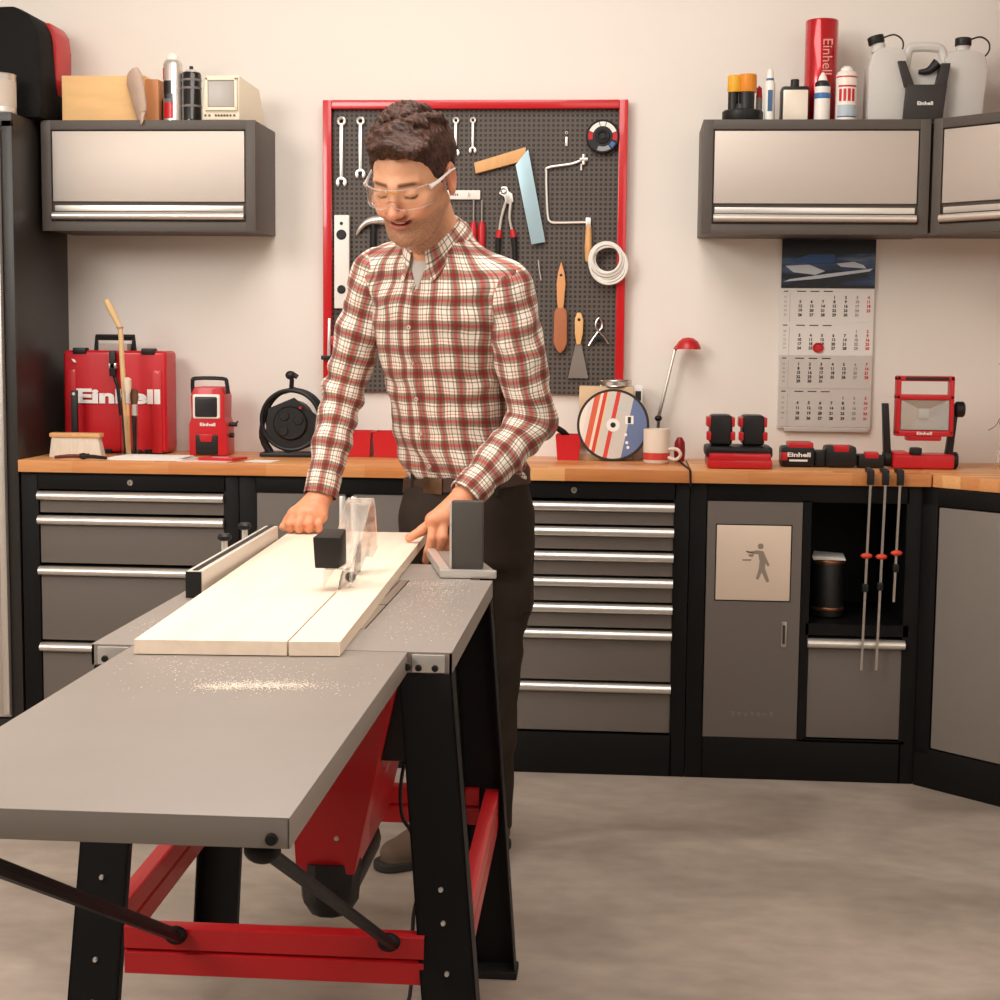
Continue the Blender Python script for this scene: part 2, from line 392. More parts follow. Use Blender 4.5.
# corner plates
b = MB(steelb); b.box(1.521, 1.572, -2.293, -2.288, ZS-.032, ZS-.004, .001); cp = b.out('corner_plate', t); screws(cp, [(1.531, -2.294, .795), (1.557, -2.294, .795)], .006, blk)
b = MB(steelb); b.box(1.016, 1.066, -2.293, -2.288, ZS-.032, ZS-.004, .001); cp = b.out('corner_plate', t); screws(cp, [(1.028, -2.294, .797)], .006, blk)
legm = mat('black_leg_steel', (17, 16, 17), .5, 0., bump=.03, bscale=200, spec=.3)
def leg(xt, xb, yt, yb, w, sx, sy, zb=0.):
    """angle-iron leg: wide face across x, flange along y on its outer edge"""
    b = MB(legm, rub); th = .003
    a0, a1 = (xt, xt+w), (xb, xb+w*1.04)
    fy = sy*th
    b.hexa([(a1[0], yb, zb), (a1[1], yb, zb), (a1[1], yb+fy, zb), (a1[0], yb+fy, zb)], [(a0[0], yt, .785), (a0[1], yt, .785), (a0[1], yt+fy, .785), (a0[0], yt+fy, .785)])
    e0, e1 = (a0[1], a1[1]) if sx > 0 else (a0[0], a1[0])
    d = -sx*th; fl = .05*sy
    b.hexa([(e1, yb, zb), (e1+d, yb, zb), (e1+d, yb+fl, zb), (e1, yb+fl, zb)], [(e0, yt, .785), (e0+d, yt, .785), (e0+d, yt+fl, .785), (e0, yt+fl, .785)])
    g0, g1 = (a0[0], a1[0]) if sx > 0 else (a0[1], a1[1])
    b.hexa([(g1, yb, zb), (g1-d, yb, zb), (g1-d, yb+fl*.4, zb), (g1, yb+fl*.4, zb)], [(g0, yt, .785), (g0-d, yt, .785), (g0-d, yt+fl*.4, .785), (g0, yt+fl*.4, .785)])
    b.box(min(a1)-.003, max(a1)+.003, min(yb-.01*sy, yb+.055*sy), max(yb-.01*sy, yb+.055*sy), 0, .016, .003, mi=1)
    o = b.out('leg', t)
    pts = []
    yo = -.0 if sy > 0 else 0
    for z in (.625, .46, .41, .335, .315, .27):
        k = 1-z/.785; xx = (a0[0]+a0[1])/2*(1-k)+(a1[0]+a1[1])/2*k; yy = yt*(1-k)+yb*k
        pts.append((xx, yy-(.001 if sy > 0 else -.002), z))
    screws(o, [pts[i] for i in (1, 2, 3, 5)], .0042, steelb, (0, -1, 0) if sy > 0 else (0, -1, 0))
    return o
leg(1.500, 1.580, -2.292, -2.44, .083, 1, 1)
leg(1.010, .982, -2.292, -2.44, .078, -1, 1)
leg(1.500, 1.555, -1.535, -1.53, .083, 1, -1)
leg(1.008, .955, -1.535, -1.50, .083, -1, -1)
# side sheet between the right legs (dark side skirt) and feet tab
def brace(p0, p1, n, name='brace'):
    """pressed red rail with a groove; n = outward direction"""
    b = MB(redp); p0, p1, n = V(p0), V(p1), V(n)
    prof = [(0, .039), (.004, .037), (.004, .004), (-.003, .0), (.004, -.004), (.004, -.037), (0, -.039), (-.024, -.039), (-.024, -.036), (-.003, -.036), (-.003, .036), (-.024, .036), (-.024, .039)]
    b.hexa([p0+n*u+V((0, 0, v)) for u, v in prof], [p1+n*u+V((0, 0, v)) for u, v in prof])
    return b.out(name, t)
brace((1.080, -2.372, .352), (1.552, -2.372, .352), (0, -1, 0))
brace((1.04, -1.542, .350), (1.56, -1.542, .350), (0, -1, 0))
brace((1.612, -2.36, .352), (1.598, -1.55, .352), (1, 0, 0))
brace((1.050, -2.35, .352), (1.030, -1.55, .352), (1, 0, 0))
# extension struts
for p0, p1 in (((1.165, -2.385, .383), (1.176, -3.150, .758)), ((1.499, -2.385, .385), (1.480, -3.150, .782))):
    b = MB(legm); b.tube([p0, p1], .0165, 8, flat=.5); b.ell(p0, (.018, .012, .015)); b.ell((p1[0], p1[1]+.004, p1[2]-.004), (.020, .012, .015)); b.out('strut', t)
# chute, motor
b = MB(redp)
b.hexa([(1.278, -2.02, .362), (1.382, -2.02, .362), (1.382, -1.62, .362), (1.278, -1.62, .362)], [(1.262, -2.06, .785), (1.474, -2.06, .785), (1.474, -1.56, .785), (1.262, -1.56, .785)], .002)
ch = b.out('blade_housing', t); screws(ch, [(1.352, -2.027, .43)], .005, steelb)
b = MB(blk)
b.lathe((0, 0, 0), [(.02, -.085), (.036, -.08), (.052, -.055), (.056, .0), (.056, .02)], 10, M=TR(1.332, -1.98, .36))
b.cyl((1.332, -1.96, .33), (1.332, -1.70, .33), .05, seg=16, ch=.006); b.out('dust_port', t)
b = MB(blk); b.box(1.39, 1.50, -2.0, -1.72, .56, .72, .02); b.out('motor', t)
b = MB(rub); b.tube([(1.47, -1.86, .60), (1.458, -1.9, .55), (1.452, -1.93, .50), (1.458, -1.95, .45), (1.478, -1.96, .42), (1.50, -2.0, .36), (1.492, -2.05, .30), (1.50, -2.15, .20), (1.46, -2.2, .05), (1.52, -2.1, .006), (1.66, -1.8, .006)], .0035, 6, smooth=5); b.out('power_cable', t)
# fence
b = MB(mat('fence_aluminium', (220, 210, 198), .45, .15, stretch=(30, 1, 30), var=.03), blk)
FM = TR(1.062, -1.83, 0) @ RZ(math.atan2(.018, .73))
b.box(-.030, 0, 0, .73, ZS+.001, ZS+.052, .002, M=FM)
b.box(-.032, -.002, -.002, .002, ZS+.001, ZS+.05, mi=1, M=FM)
b.box(-.020, -.009, .004, .73, ZS+.0515, ZS+.0535, mi=1, M=FM)
fn = b.out('rip_fence', t)
for y in (.40, .60):
    b = MB(blk, steelb); p = FM @ V((-.050, y, ZS)); p = V(p)
    b.cyl(p+V((0, 0, .002)), p+V((0, 0, .062)), .007, seg=12, mi=1); b.lathe(p+V((0, 0, .058)), [(.009, 0), (.015, .003), (.016, .010), (.012, .015)], 10); b.cyl(p+V((0, 0, .028)), p+V((.03, 0, .028)), .005, seg=10); b.out('clamp_knob', fn)
# mitre guide at the back
b = MB(tgrey, blk, steelb)
b.hexa([(1.412, -1.20, ZS+.001), (1.478, -1.50, ZS+.001), (1.588, -1.50, ZS+.001), (1.50, -1.19, ZS+.001)], [(1.412, -1.20, ZS+.014), (1.478, -1.50, ZS+.014), (1.588, -1.50, ZS+.014), (1.50, -1.19, ZS+.014)], .002)
b.hexa([(1.405, -1.20, ZS+.001), (1.425, -1.20, ZS+.001), (1.492, -1.51, ZS+.001), (1.472, -1.51, ZS+.001)], [(1.405, -1.20, ZS+.02), (1.425, -1.20, ZS+.02), (1.492, -1.51, ZS+.02), (1.472, -1.51, ZS+.02)], .002, mi=2)
b.box(1.472, 1.588, -1.514, -1.498, ZS+.001, ZS+.017, .002, mi=2)
mg = b.out('mitre_guide', t)
b = MB(mat('stop_grey', (74, 69, 65), .5, var=.03), steelb); b.box(1.490, 1.556, -1.475, -1.44, ZS+.012, .975, .004); b.box(1.488, 1.4925, -1.477, -1.438, ZS+.012, .972, .001, mi=1); b.out('stop_profile', mg)
# blade + guard
BX = 1.3205
b = MB(steel)
tb = [(( .094 if i % 2 else .088)*math.cos(2*PI*i/72), (.094 if i % 2 else .088)*math.sin(2*PI*i/72)) for i in range(72)]
b.prism([(-1.765+u, .782+v) for u, v in tb], 'x', BX-.0014, BX+.0014); b.out('saw_blade', t)
b = MB(blk); b.prism([(-1.672, .78), (-1.60, .80), (-1.585, .905), (-1.62, .90), (-1.66, .86)], 'x', BX-.001, BX+.001); b.out('riving_knife', t)
g = MB(clearp)
def hood(x):
    pts = [(-1.852, .852), (-1.852, .885), (-1.80, .900), (-1.74, .915), (-1.62, .985), (-1.585, .990), (-1.565, .975), (-1.53, .885), (-1.60, .872), (-1.68, .885), (-1.74, .868), (-1.79, .862)]
    return pts
g.prism(hood(0), 'x', BX-.026, BX-.0235); g.prism(hood(0), 'x', BX+.0235, BX+.026)
top = hood(0)[1:7]
for (y0, z0), (y1, z1) in zip(top, top[1:]):
    g.hexa([(BX-.024, y0, z0-.0025), (BX+.024, y0, z0-.0025), (BX+.024, y1, z1-.0025), (BX-.024, y1, z1-.0025)], [(BX-.024, y0, z0), (BX+.024, y0, z0), (BX+.024, y1, z1), (BX-.024, y1, z1)])
g.box(BX-.024, BX+.024, -1.852, -1.8495, .852, .885)
gd = g.out('blade_guard', t)
b = MB(mat('guard_block_black', (36, 32, 30), .45, spec=.3)); b.hexa([(1.281, -1.862, .886), (1.326, -1.862, .886), (1.330, -1.80, .886), (1.286, -1.80, .886)], [(1.278, -1.866, .944), (1.329, -1.866, .944), (1.327, -1.79, .952), (1.287, -1.79, .952)], .003); b.out('guard_block', gd)
b = MB(blk); b.ell((1.337, -1.80, .862), (.010, .008, .010)); b.out('guard_knob', gd)

# sawn board
def wood_mat(nm, c, sc=(14, 1.2, 14)):
    m = mat(nm, c, .6)
    nt = m.node_tree; N = nt.nodes; L = nt.links; b = N['Principled BSDF']
    tc = N.new('ShaderNodeTexCoord'); mp = N.new('ShaderNodeMapping'); mp.inputs['Scale'].default_value = sc; L.new(tc.outputs['Object'], mp.inputs[0])
    nz = N.new('ShaderNodeTexNoise'); nz.inputs['Scale'].default_value = 2.4; nz.inputs['Detail'].default_value = 5; nz.inputs['Distortion'].default_value = .5; L.new(mp.outputs[0], nz.inputs[0])
    r = N.new('ShaderNodeValToRGB'); r.color_ramp.elements[0].position = .3; r.color_ramp.elements[1].position = .62
    r.color_ramp.elements[0].color = tuple(x*.9 for x in lin(c))+(1,); r.color_ramp.elements[1].color = lin(c)+(1,)
    L.new(nz.outputs[0], r.inputs[0]); L.new(r.outputs[0], b.inputs['Base Color']); return m
pine = wood_mat('fresh_spruce', (246, 226, 204))
kx = lambda y: 1.335-.030*(y+2.331)
b = MB(pine)
ye = -1.86
b.prism([(1.098, -2.362), (kx(-2.33)-.0016, -2.347), (kx(ye)-.0016, ye), (kx(ye)+.0016, ye), (kx(-2.33)+.0016, -2.347), (1.415, -2.339), (1.372, -.935), (1.042, -.945)], 'z', ZS+.0006, ZS+.0225)
bd = b.out('board', origin=(1.25, -1.65, ZS)); tag(bd, 'wide pale wooden board being sawn lengthwise on the table saw', 'board')
# sawdust
b = MB(mat('sawdust', (232, 219, 202), .9, var=.1))
random.seed(3)
def dust(cx, cy, sx, sy, n, z=ZS+.0004, zs=.0012):
    for _ in range(n):
        x, y = random.gauss(cx, sx), random.gauss(cy, sy)
        if not ((1.08 < x < 1.50 and -3.1 < y < -2.37) or (1.40 < x < 1.575 and -2.27 < y < -1.54) or (1.02 < x < 1.06 and -2.2 < y < -1.95)): continue
        r = random.uniform(.0004, .0013)
        a = random.random()*PI; q = [(x+r*random.uniform(.5, 1.4)*math.cos(a+k*2*PI/5), y+r*random.uniform(.5, 1.6)*math.sin(a+k*2*PI/5)) for k in range(5)]
        t_ = [b.bm.verts.new((u, v, z)) for u, v in q]; tp = b.bm.verts.new((x, y, z+r*.6))
        for k in range(5): b.bm.faces.new((t_[k], t_[(k+1) % 5], tp))
dust(1.335, -2.56, .035, .012, 900); dust(1.29, -2.575, .02, .012, 420); dust(1.38, -2.55, .03, .016, 400); dust(1.32, -2.52, .09, .05, 420); dust(1.24, -2.42, .1, .03, 160); dust(1.47, -1.75, .05, .14, 420); dust(1.45, -1.60, .05, .03, 300); dust(1.50, -1.70, .04, .04, 120); dust(1.5, -2.1, .05, .08, 120); dust(1.04, -2.1, .015, .07, 60)
tag(b.out('sawdust', origin=(1.33, -2.5, ZS)), 'fine pale sawdust scattered over the saw table', 'sawdust', kind='stuff')

# ---------------------------------------------------------------- pegboard
def peg_mat():
    m = mat('pegboard_dark', (74, 67, 62), .55)
    nt = m.node_tree; N = nt.nodes; L = nt.links; b = N['Principled BSDF']
    tc = N.new('ShaderNodeTexCoord'); sp = N.new('ShaderNodeSeparateXYZ'); L.new(tc.outputs['Object'], sp.inputs[0])
    def mth(op, a, bb=None):
        n = N.new('ShaderNodeMath'); n.operation = op
        for i, v in enumerate((a, bb)):
            if v is None: continue
            if isinstance(v, (int, float)): n.inputs[i].default_value = v
            else: L.new(v, n.inputs[i])
        return n.outputs[0]
    u = mth('SUBTRACT', mth('FRACT', mth('DIVIDE', mth('ADD', sp.outputs[0], 10.), .0155)), .5)
    v = mth('SUBTRACT', mth('FRACT', mth('DIVIDE', mth('ADD', sp.outputs[2], 10.), .0155)), .5)
    d = mth('MAXIMUM', mth('ABSOLUTE', u), mth('ABSOLUTE', v))
    h = mth('LESS_THAN', d, .27)
    mx = N.new('ShaderNodeMix'); mx.data_type = 'RGBA'; mx.inputs[6].default_value = lin((90, 80, 73))+(1,); mx.inputs[7].default_value = lin((38, 34, 32))+(1,)
    L.new(h, mx.inputs[0]); L.new(mx.outputs[2], b.inputs['Base Color']); return m
PY = .45
t = thing('pegboard', (1.345, PY, 1.134), 'large dark perforated tool board in a red frame on the back wall', 'pegboard')
b = MB(peg_mat()); b.box(.87, 1.82, PY, PY+.01, 1.135, 2.055); b.out('panel', t)
b = MB(mat('red_lacquer', (200, 26, 32), .28, coat=.4, var=.03))
for q in ((.856, .884, 1.134, 2.070), (1.808, 1.836, 1.134, 2.070), (.884, 1.808, 2.042, 2.070)): b.box(q[0], q[1], PY-.022, W-.002, q[2], q[3], .003)
b.out('frame', t)
def hook(par, x, z):
    b = MB(steel); b.cyl((x, PY-.001, z), (x, PY-.02, z), .002, seg=8); b.cyl((x, PY-.02, z-.001), (x, PY-.02, z+.008), .002, seg=8); b.out('hook', par)
YT = PY-.010
# combination wrenches
G = 'combination wrenches on the tool board'
def wrench(x, z0, z1, k, label):
    t = thing('combination_wrench', (x, PY, z0), label, 'wrench', G)
    b = MB(steelb)
    rr = .0135*k
    b.torus((x, YT, z1-rr), rr*.8, rr*.36, seg=20, ss=8)
    b.box(x-.0055*k, x+.0055*k, YT-.003, YT+.003, z0+.022*k, z1-rr*1.7, .002)
    zc = z0+.015*k; pts = []
    for i in range(13):
        a = PI*(-.28)+(PI*1.56)*i/12
        pts.append((x+.0175*k*math.cos(a), zc+.0175*k*math.sin(a)))
    inner = [(x+.0075*k*math.cos(a), zc+.004*k+.0075*k*math.sin(a)) for a in [PI*1.25-(PI*1.5)*i/8 for i in range(9)]]
    b.prism(pts+[(x-.0085*k, zc-.012*k)]+inner+[(x+.0085*k, zc-.012*k)], 'y', YT-.0035, YT+.0035, .0006)
    b.out('wrench_body', t); return t
wrench(.915, 1.795, 2.018, 1., 'longest steel combination wrench, leftmost on the tool board')
wrench(.977, 1.822, 2.018, .95, 'steel combination wrench second from left, partly behind his hair')
wrench(1.286, 1.893, 2.016, .72, 'small steel combination wrench just right of his head')
wrench(1.341, 1.902, 2.016, .66, 'smallest steel combination wrench, rightmost of the row')
# spirit level
t = thing('spirit_level', (.917, PY, 1.405), 'white spirit level hanging upright at the left of the tool board', 'spirit level')
b = MB(white); b.box(.893, .942, PY-.022, PY-.001, 1.405, 1.705, .003); b.out('rail', t)
for z, r in ((1.642, .0165), (1.466, .014)):
    b = MB(blk, mat('vial_green', (190, 205, 120), .2)); b.cyl((.917, PY-.0245, z), (.917, PY-.002, z), r, seg=24, ch=.001); b.torus((.917, PY-.024, z), r*.8, .0015, seg=20, ss=6); b.out('vial', t)
b = MB(blk); b.cyl((.917, PY-.0235, 1.678), (.917, PY-.02, 1.678), .0055, seg=12); b.out('hanging_hole', t)
# pliers clip thing on left frame
t = thing('utility_knife', (.872, PY-.03, 1.245), 'pale slim knife with a red button hanging on the left rail of the red frame', 'knife')
b = MB(steelb); b.hexa([(.872, PY-.035, 1.25), (.882, PY-.035, 1.25), (.882, PY-.026, 1.25), (.872, PY-.026, 1.25)], [(.876, PY-.035, 1.372), (.884, PY-.035, 1.372), (.884, PY-.026, 1.372), (.876, PY-.026, 1.372)], .001); b.out('blade_body', t)
b = MB(redm, blk); b.box(.884, .895, PY-.034, PY-.024, 1.285, 1.315, .002); b.box(.852, .89, PY-.036, PY-.024, 1.238, 1.252, .002, mi=1); b.out('button', t)
# hammer
t = thing('claw_hammer', (1.0, PY, 1.40), 'claw hammer with polished head, mostly hidden behind his shoulder', 'hammer')
b = MB(steelb)
b.tube([(1.045, YT-.006, 1.690), (1.02, YT-.006, 1.688), (.998, YT-.006, 1.682), (.978, YT-.006, 1.664), (.965, YT-.006, 1.643)], [.0135, .0135, .010, .007, .002], 12, smooth=3)
b.cyl((1.04, YT-.006, 1.69), (1.06, YT-.006, 1.69), .015, ch=.001); b.out('head', t)
b = MB(blk); b.tube([(1.02, YT-.004, 1.68), (1.02, YT-.004, 1.40)], [.010, .013], 10); b.out('handle', t)
# steel rule / label
t = thing('steel_rule', (1.30, PY, 1.75), 'short white metal rule lying across the board behind his neck', 'rule')
b = MB(white, ink); b.box(1.235, 1.366, PY-.012, PY-.008, 1.757, 1.786, .001)
for i in range(6): b.box(1.262+i*.006, 1.265+i*.006, PY-.0126, PY-.0119, 1.768, 1.775, mi=1)
b.out('blade', t); hook(t, 1.33, 1.77)
# screwdrivers
for i, (x, c, l) in enumerate(((1.345, redm, 'red-handled screwdriver behind his shoulder, below the white rule'), (1.372, redm, 'second red-handled screwdriver behind his shoulder, nearer the pliers'))):
    t = thing('screwdriver', (x, PY, 1.5), l, 'screwdriver', 'screwdrivers on the tool board')
    b = MB(steel); b.cyl((x, YT, 1.68), (x, YT, 1.755), .003, seg=10); b.out('shaft', t)
    b = MB(c); b.lathe((x, YT, 1.585), [(.006, 0), (.012, .01), (.011, .04), (.012, .08), (.008, .10), (.005, .102)], 14); b.out('handle', t)
# water pump pliers
t = thing('pump_pliers', (1.455, PY, 1.60), 'water pump pliers with red and black grips, between screwdrivers and try square', 'pliers')
b = MB(steelb)
b.prism([(1.428, 1.775), (1.436, 1.797), (1.452, 1.797), (1.458, 1.782), (1.470, 1.775), (1.474, 1.75), (1.462, 1.74), (1.448, 1.748), (1.444, 1.765)], 'y', YT-.006, YT+.002, .001)
b.out('jaws', t)
b = MB(steel); b.torus((1.442, YT-.007, 1.783), .008, .003, seg=16, ss=6); b.tube([(1.45, YT-.002, 1.75), (1.436, YT-.002, 1.70), (1.43, YT-.002, 1.655)], [.006, .005, .005], 8, smooth=3); b.tube([(1.466, YT-.002, 1.75), (1.462, YT-.002, 1.70), (1.47, YT-.002, 1.66)], [.006, .005, .005], 8, smooth=3); b.out('arms', t)
for p0, p1, q0, q1 in (((1.43, 1.66), (1.426, 1.635), (1.426, 1.635), (1.425, 1.56)), ((1.47, 1.662), (1.476, 1.637), (1.476, 1.637), (1.482, 1.56))):
    b = MB(redm, blk); b.tube([(p0[0], YT-.002, p0[1]), (p1[0], YT-.002, p1[1])], [.008, .011], 10); b.tube([(q0[0], YT-.002, q0[1]), (q1[0], YT-.002, q1[1])], [.010, .007], 10, mi=1); b.out('grip', t)
# try square
t = thing('try_square', (1.51, PY, 1.61), 'try square with a beech stock and pale blue steel blade', 'try square')
b = MB(beech); b.hexa([(1.352, YT-.010, 1.838), (1.512, YT-.010, 1.880), (1.512, YT+.006, 1.880), (1.352, YT+.006, 1.838)], [(1.346, YT-.010, 1.872), (1.512, YT-.010, 1.922), (1.512, YT+.006, 1.922), (1.346, YT+.006, 1.872)], .002); b.out('stock', t)
b = MB(mat('blued_steel', (168, 196, 206), .4, .3)); b.hexa([(1.534, YT-.012, 1.614), (1.578, YT-.012, 1.622), (1.578, YT-.008, 1.622), (1.534, YT-.008, 1.614)], [(1.480, YT-.012, 1.865), (1.520, YT-.012, 1.915), (1.520, YT-.008, 1.915), (1.480, YT-.008, 1.865)], .0006); b.out('blade', t)
# coping saw
t = thing('coping_saw', (1.64, PY, 1.60), 'coping saw with bright steel bow and light wooden handle', 'coping saw')
b = MB(steelb); b.tube([(1.700, YT, 1.886), (1.66, YT, 1.870), (1.585, YT, 1.858), (1.578, YT, 1.84), (1.580, YT, 1.77), (1.584, YT, 1.71), (1.592, YT, 1.688), (1.62, YT, 1.684), (1.715, YT, 1.686)], .0042, 8, smooth=4)
b.out('bow', t)
b = MB(steelb); b.cyl((1.697, YT, 1.868), (1.697, YT, 1.900), .006, seg=12); b.cyl((1.685, YT, 1.884), (1.71, YT, 1.884), .007, seg=12); b.cyl((1.69, YT, 1.85), (1.69, YT, 1.87), .003, seg=8); b.out('blade_holder', t)
b = MB(steelb); b.box(1.707, 1.723, YT-.006, YT+.006, 1.672, 1.700, .002); b.out('blade_holder', t)
b = MB(beech); b.lathe((1.716, YT, 1.560), [(.007, 0), (.0105, .01), (.012, .05), (.010, .09), (.009, .112), (.006, .114)], 14); b.out('handle', t)
# tape coil thing
t = thing('filament_spool', (1.755, PY, 1.91), 'round black spool with white and red segments, top right of the tool board', 'spool')
b = MB(blk); b.lathe((0, 0, 0), [(.012, -.012), (.05, -.012), (.053, -.008), (.053, .008), (.05, .012), (.012, .012)], 32, M=TR(1.757, PY-.016, 1.954) @ RX(PI/2)); b.out('disc', t)
def arcseg(c, R, r, y, a0, a1, m, nm, par):
    b = MB(m); n = 12
    o = [(c[0]+R*math.cos(a0+(a1-a0)*i/n), c[1]+R*math.sin(a0+(a1-a0)*i/n)) for i in range(n+1)]
    i_ = [(c[0]+r*math.cos(a1-(a1-a0)*i/n), c[1]+r*math.sin(a1-(a1-a0)*i/n)) for i in range(n+1)]
    b.prism(o+i_, 'y', y-.0015, y, 0); return b.out(nm, par)
for a0, a1, m in ((.35, 1.3, white), (1.35, 1.8, steelb), (1.85, 2.75, white), (2.8, 3.4, redm), (-.3, .3, redm), (4.3, 5.3, mat('grey_ink', (150, 150, 155), .5)), (5.4, 5.8, mat('blue_ink', (60, 110, 170), .5))):
    arcseg((1.757, 1.954), .046, .032, PY-.028, a0, a1, m, 'segment', t)
b = MB(blk, ink); b.torus((1.757, PY-.03, 1.954), .018, .005, seg=20, ss=6); b.cyl((1.757, PY-.034, 1.954), (1.757, PY-.02, 1.954), .008, mi=0); b.out('hub', t)
b = MB(steelb); b.box(1.638, 1.645, PY-.010, PY-.004, 1.925, 1.955, .002); b.torus((1.641, PY-.006, 1.968), .004, .001, seg=12, ss=6)
tag(b.out('small_hook', origin=(1.641, PY, 1.925)), 'tiny steel hook with a label, alone near the top of the tool board', 'hook')
# cable coil
t = thing('cable_coil', (1.775, PY, 1.49), 'coil of white cable hanging over the right rail of the red frame', 'cable coil')
b = MB(white)
for i in range(7):
    r = random.uniform(.040, .056); b.torus((1.777+random.uniform(-.003, .003), PY-.030-.006*(i % 4), 1.572+random.uniform(-.006, .002)-(r-.045)*.2), r, .0045, seg=40, ss=7)
for i in range(3): b.torus((1.775+.004*i, PY-.036-.004*i, 1.560-.006*i), .055+.002*i, .004, seg=40, ss=7)
b.out('loops', t)
# paint brush
t = thing('paint_brush', (1.63, PY, 1.265), 'long flat wooden brush with copper-coloured bristles', 'brush')
b = MB(mat('orange_wood', (226, 160, 104), .45, var=.08), blk); b.prism([(1.621, 1.41), (1.639, 1.41), (1.641, 1.435), (1.645, 1.49), (1.641, 1.525), (1.630, 1.562), (1.620, 1.525), (1.616, 1.49), (1.618, 1.435)], 'y', PY-.018, PY-.006, .003); b.cyl((1.630, PY-.0185, 1.517), (1.630, PY-.015, 1.517), .0045, seg=12, mi=1); b.out('handle', t)
b = MB(mat('bristle_copper', (176, 108, 72), .7, bump=.5, bscale=90, var=.2, vscale=60, stretch=(10, 10, 2))); b.prism([(1.608, 1.30), (1.618, 1.278), (1.630, 1.266), (1.644, 1.278), (1.652, 1.30), (1.651, 1.40), (1.643, 1.412), (1.618, 1.412), (1.610, 1.40)], 'y', PY-.022, PY-.004, .004); b.out('bristles', t)
# scraper
t = thing('paint_scraper', (1.69, PY, 1.185), 'paint scraper with a broad grey blade and wooden handle', 'scraper')
b = MB(steel); b.hexa([(1.657, PY-.012, 1.187), (1.722, PY-.012, 1.187), (1.722, PY-.010, 1.187), (1.657, PY-.010, 1.187)], [(1.680, PY-.013, 1.298), (1.698, PY-.013, 1.298), (1.698, PY-.009, 1.298), (1.680, PY-.009, 1.298)]); b.out('blade', t)
b = MB(mat('light_wood_handle', (232, 182, 120), .45, var=.08), blk); b.prism([(1.683, 1.295), (1.696, 1.295), (1.703, 1.33), (1.704, 1.375), (1.696, 1.398), (1.683, 1.398), (1.676, 1.375), (1.677, 1.33)], 'y', PY-.022, PY-.004, .004); b.cyl((1.690, PY-.0225, 1.375), (1.690, PY-.02, 1.375), .005, seg=12, mi=1); b.out('handle', t)
# spring clamp
t = thing('spring_clamp', (1.754, PY, 1.29), 'small dark metal spring clamp beside the scraper', 'clamp')
b = MB(steel)
b.tube([(1.722, YT, 1.292), (1.738, YT, 1.318), (1.750, YT, 1.335), (1.764, YT, 1.352), (1.762, YT, 1.372), (1.754, YT, 1.382)], .003, 6, smooth=3)
b.tube([(1.786, YT-.004, 1.298), (1.772, YT-.004, 1.320), (1.758, YT-.004, 1.335), (1.744, YT-.004, 1.352), (1.746, YT-.004, 1.372), (1.754, YT-.004, 1.382)], .003, 6, smooth=3)
b.out('jaws', t)
b = MB(blk); b.prism([(1.744, 1.326), (1.764, 1.326), (1.776, 1.30), (1.754, 1.312), (1.734, 1.30)], 'y', YT-.004, YT+.004, .001); b.out('spring', t)
# thin nail hook at 538,262
b = MB(steel); b.tube([(1.556, YT, 1.565), (1.560, YT, 1.53), (1.566, YT, 1.50)], .002, 6)
tag(b.out('scribing_needle', origin=(1.56, PY, 1.50)), 'thin steel needle hanging just right of his shoulder', 'needle')

# ---------------------------------------------------------------- calendar
t = thing('wall_calendar', (2.48, W, 1.03), 'four-month wall calendar with a dark photo header, under the wall cabinet', 'calendar')
CX0, CX1 = 2.332, 2.628
b = MB(paper, mat('calendar_grey', (196, 188, 180), .85)); b.box(CX0, CX1, W-.012, W-.002, 1.034, 1.632, .001); b.box(CX0+.022, CX1-.006, W-.018, W-.003, 1.024, 1.036, .002, mi=1); b.out('backing', t)
def cal_photo():
    m = mat('calendar_photo', (30, 40, 60), .35)
    nt = m.node_tree; N = nt.nodes; L = nt.links; b = N['Principled BSDF']
    tc = N.new('ShaderNodeTexCoord'); mp = N.new('ShaderNodeMapping'); mp.inputs['Rotation'].default_value = (0, .18, 0); mp.inputs['Scale'].default_value = (3, 1, 14); L.new(tc.outputs['Object'], mp.inputs[0])
    nz = N.new('ShaderNodeTexNoise'); nz.inputs['Scale'].default_value = 1.4; nz.inputs['Detail'].default_value = 3; L.new(mp.outputs[0], nz.inputs[0])
    r = N.new('ShaderNodeValToRGB'); e = r.color_ramp.elements; e[0].position = .45; e[0].color = lin((12, 15, 20))+(1,); e[1].position = .8; e[1].color = lin((180, 186, 190))+(1,)
    q = e.new(.53); q.color = lin((34, 60, 96))+(1,); q = e.new(.6); q.color = lin((80, 98, 120))+(1,)
    L.new(nz.outputs[0], r.inputs[0]); L.new(r.outputs[0], b.inputs['Base Color']); return m
b = MB(cal_photo(), mat('photo_black', (22, 22, 26), .4), mat('photo_silver', (200, 206, 212), .4), mat('photo_blue', (40, 78, 132), .4))
b.box(CX0+.001, CX1, W-.0150, W-.010, 1.482, 1.636)
b.box(CX0+.001, CX1, W-.0154, W-.0149, 1.592, 1.636, mi=1); b.box(CX0+.001, CX1, W-.0154, W-.0149, 1.482, 1.492, mi=1)
P = lambda l, mi, y: b.prism(l, 'y', W-y, W-.0148, mi=mi)
P([(2.35, 1.566), (2.42, 1.588), (2.50, 1.588), (2.50, 1.566), (2.44, 1.560)], 3, .0158)
P([(2.345, 1.552), (2.42, 1.556), (2.47, 1.536), (2.44, 1.524), (2.37, 1.532)], 2, .0157)
P([(2.34, 1.502), (2.45, 1.512), (2.61, 1.536), (2.62, 1.545), (2.48, 1.528), (2.36, 1.510)], 2, .0158)
P([(2.505, 1.560), (2.56, 1.566), (2.59, 1.556), (2.60, 1.545), (2.52, 1.550)], 2, .0157)
b.out('photo', t)
months = [(1.478, 1.374, 3, 31, 31), (1.370, 1.269, 5, 30, 30), (1.265, 1.163, 0, 31, 42), (1.159, 1.040, 4, 31, 53)]
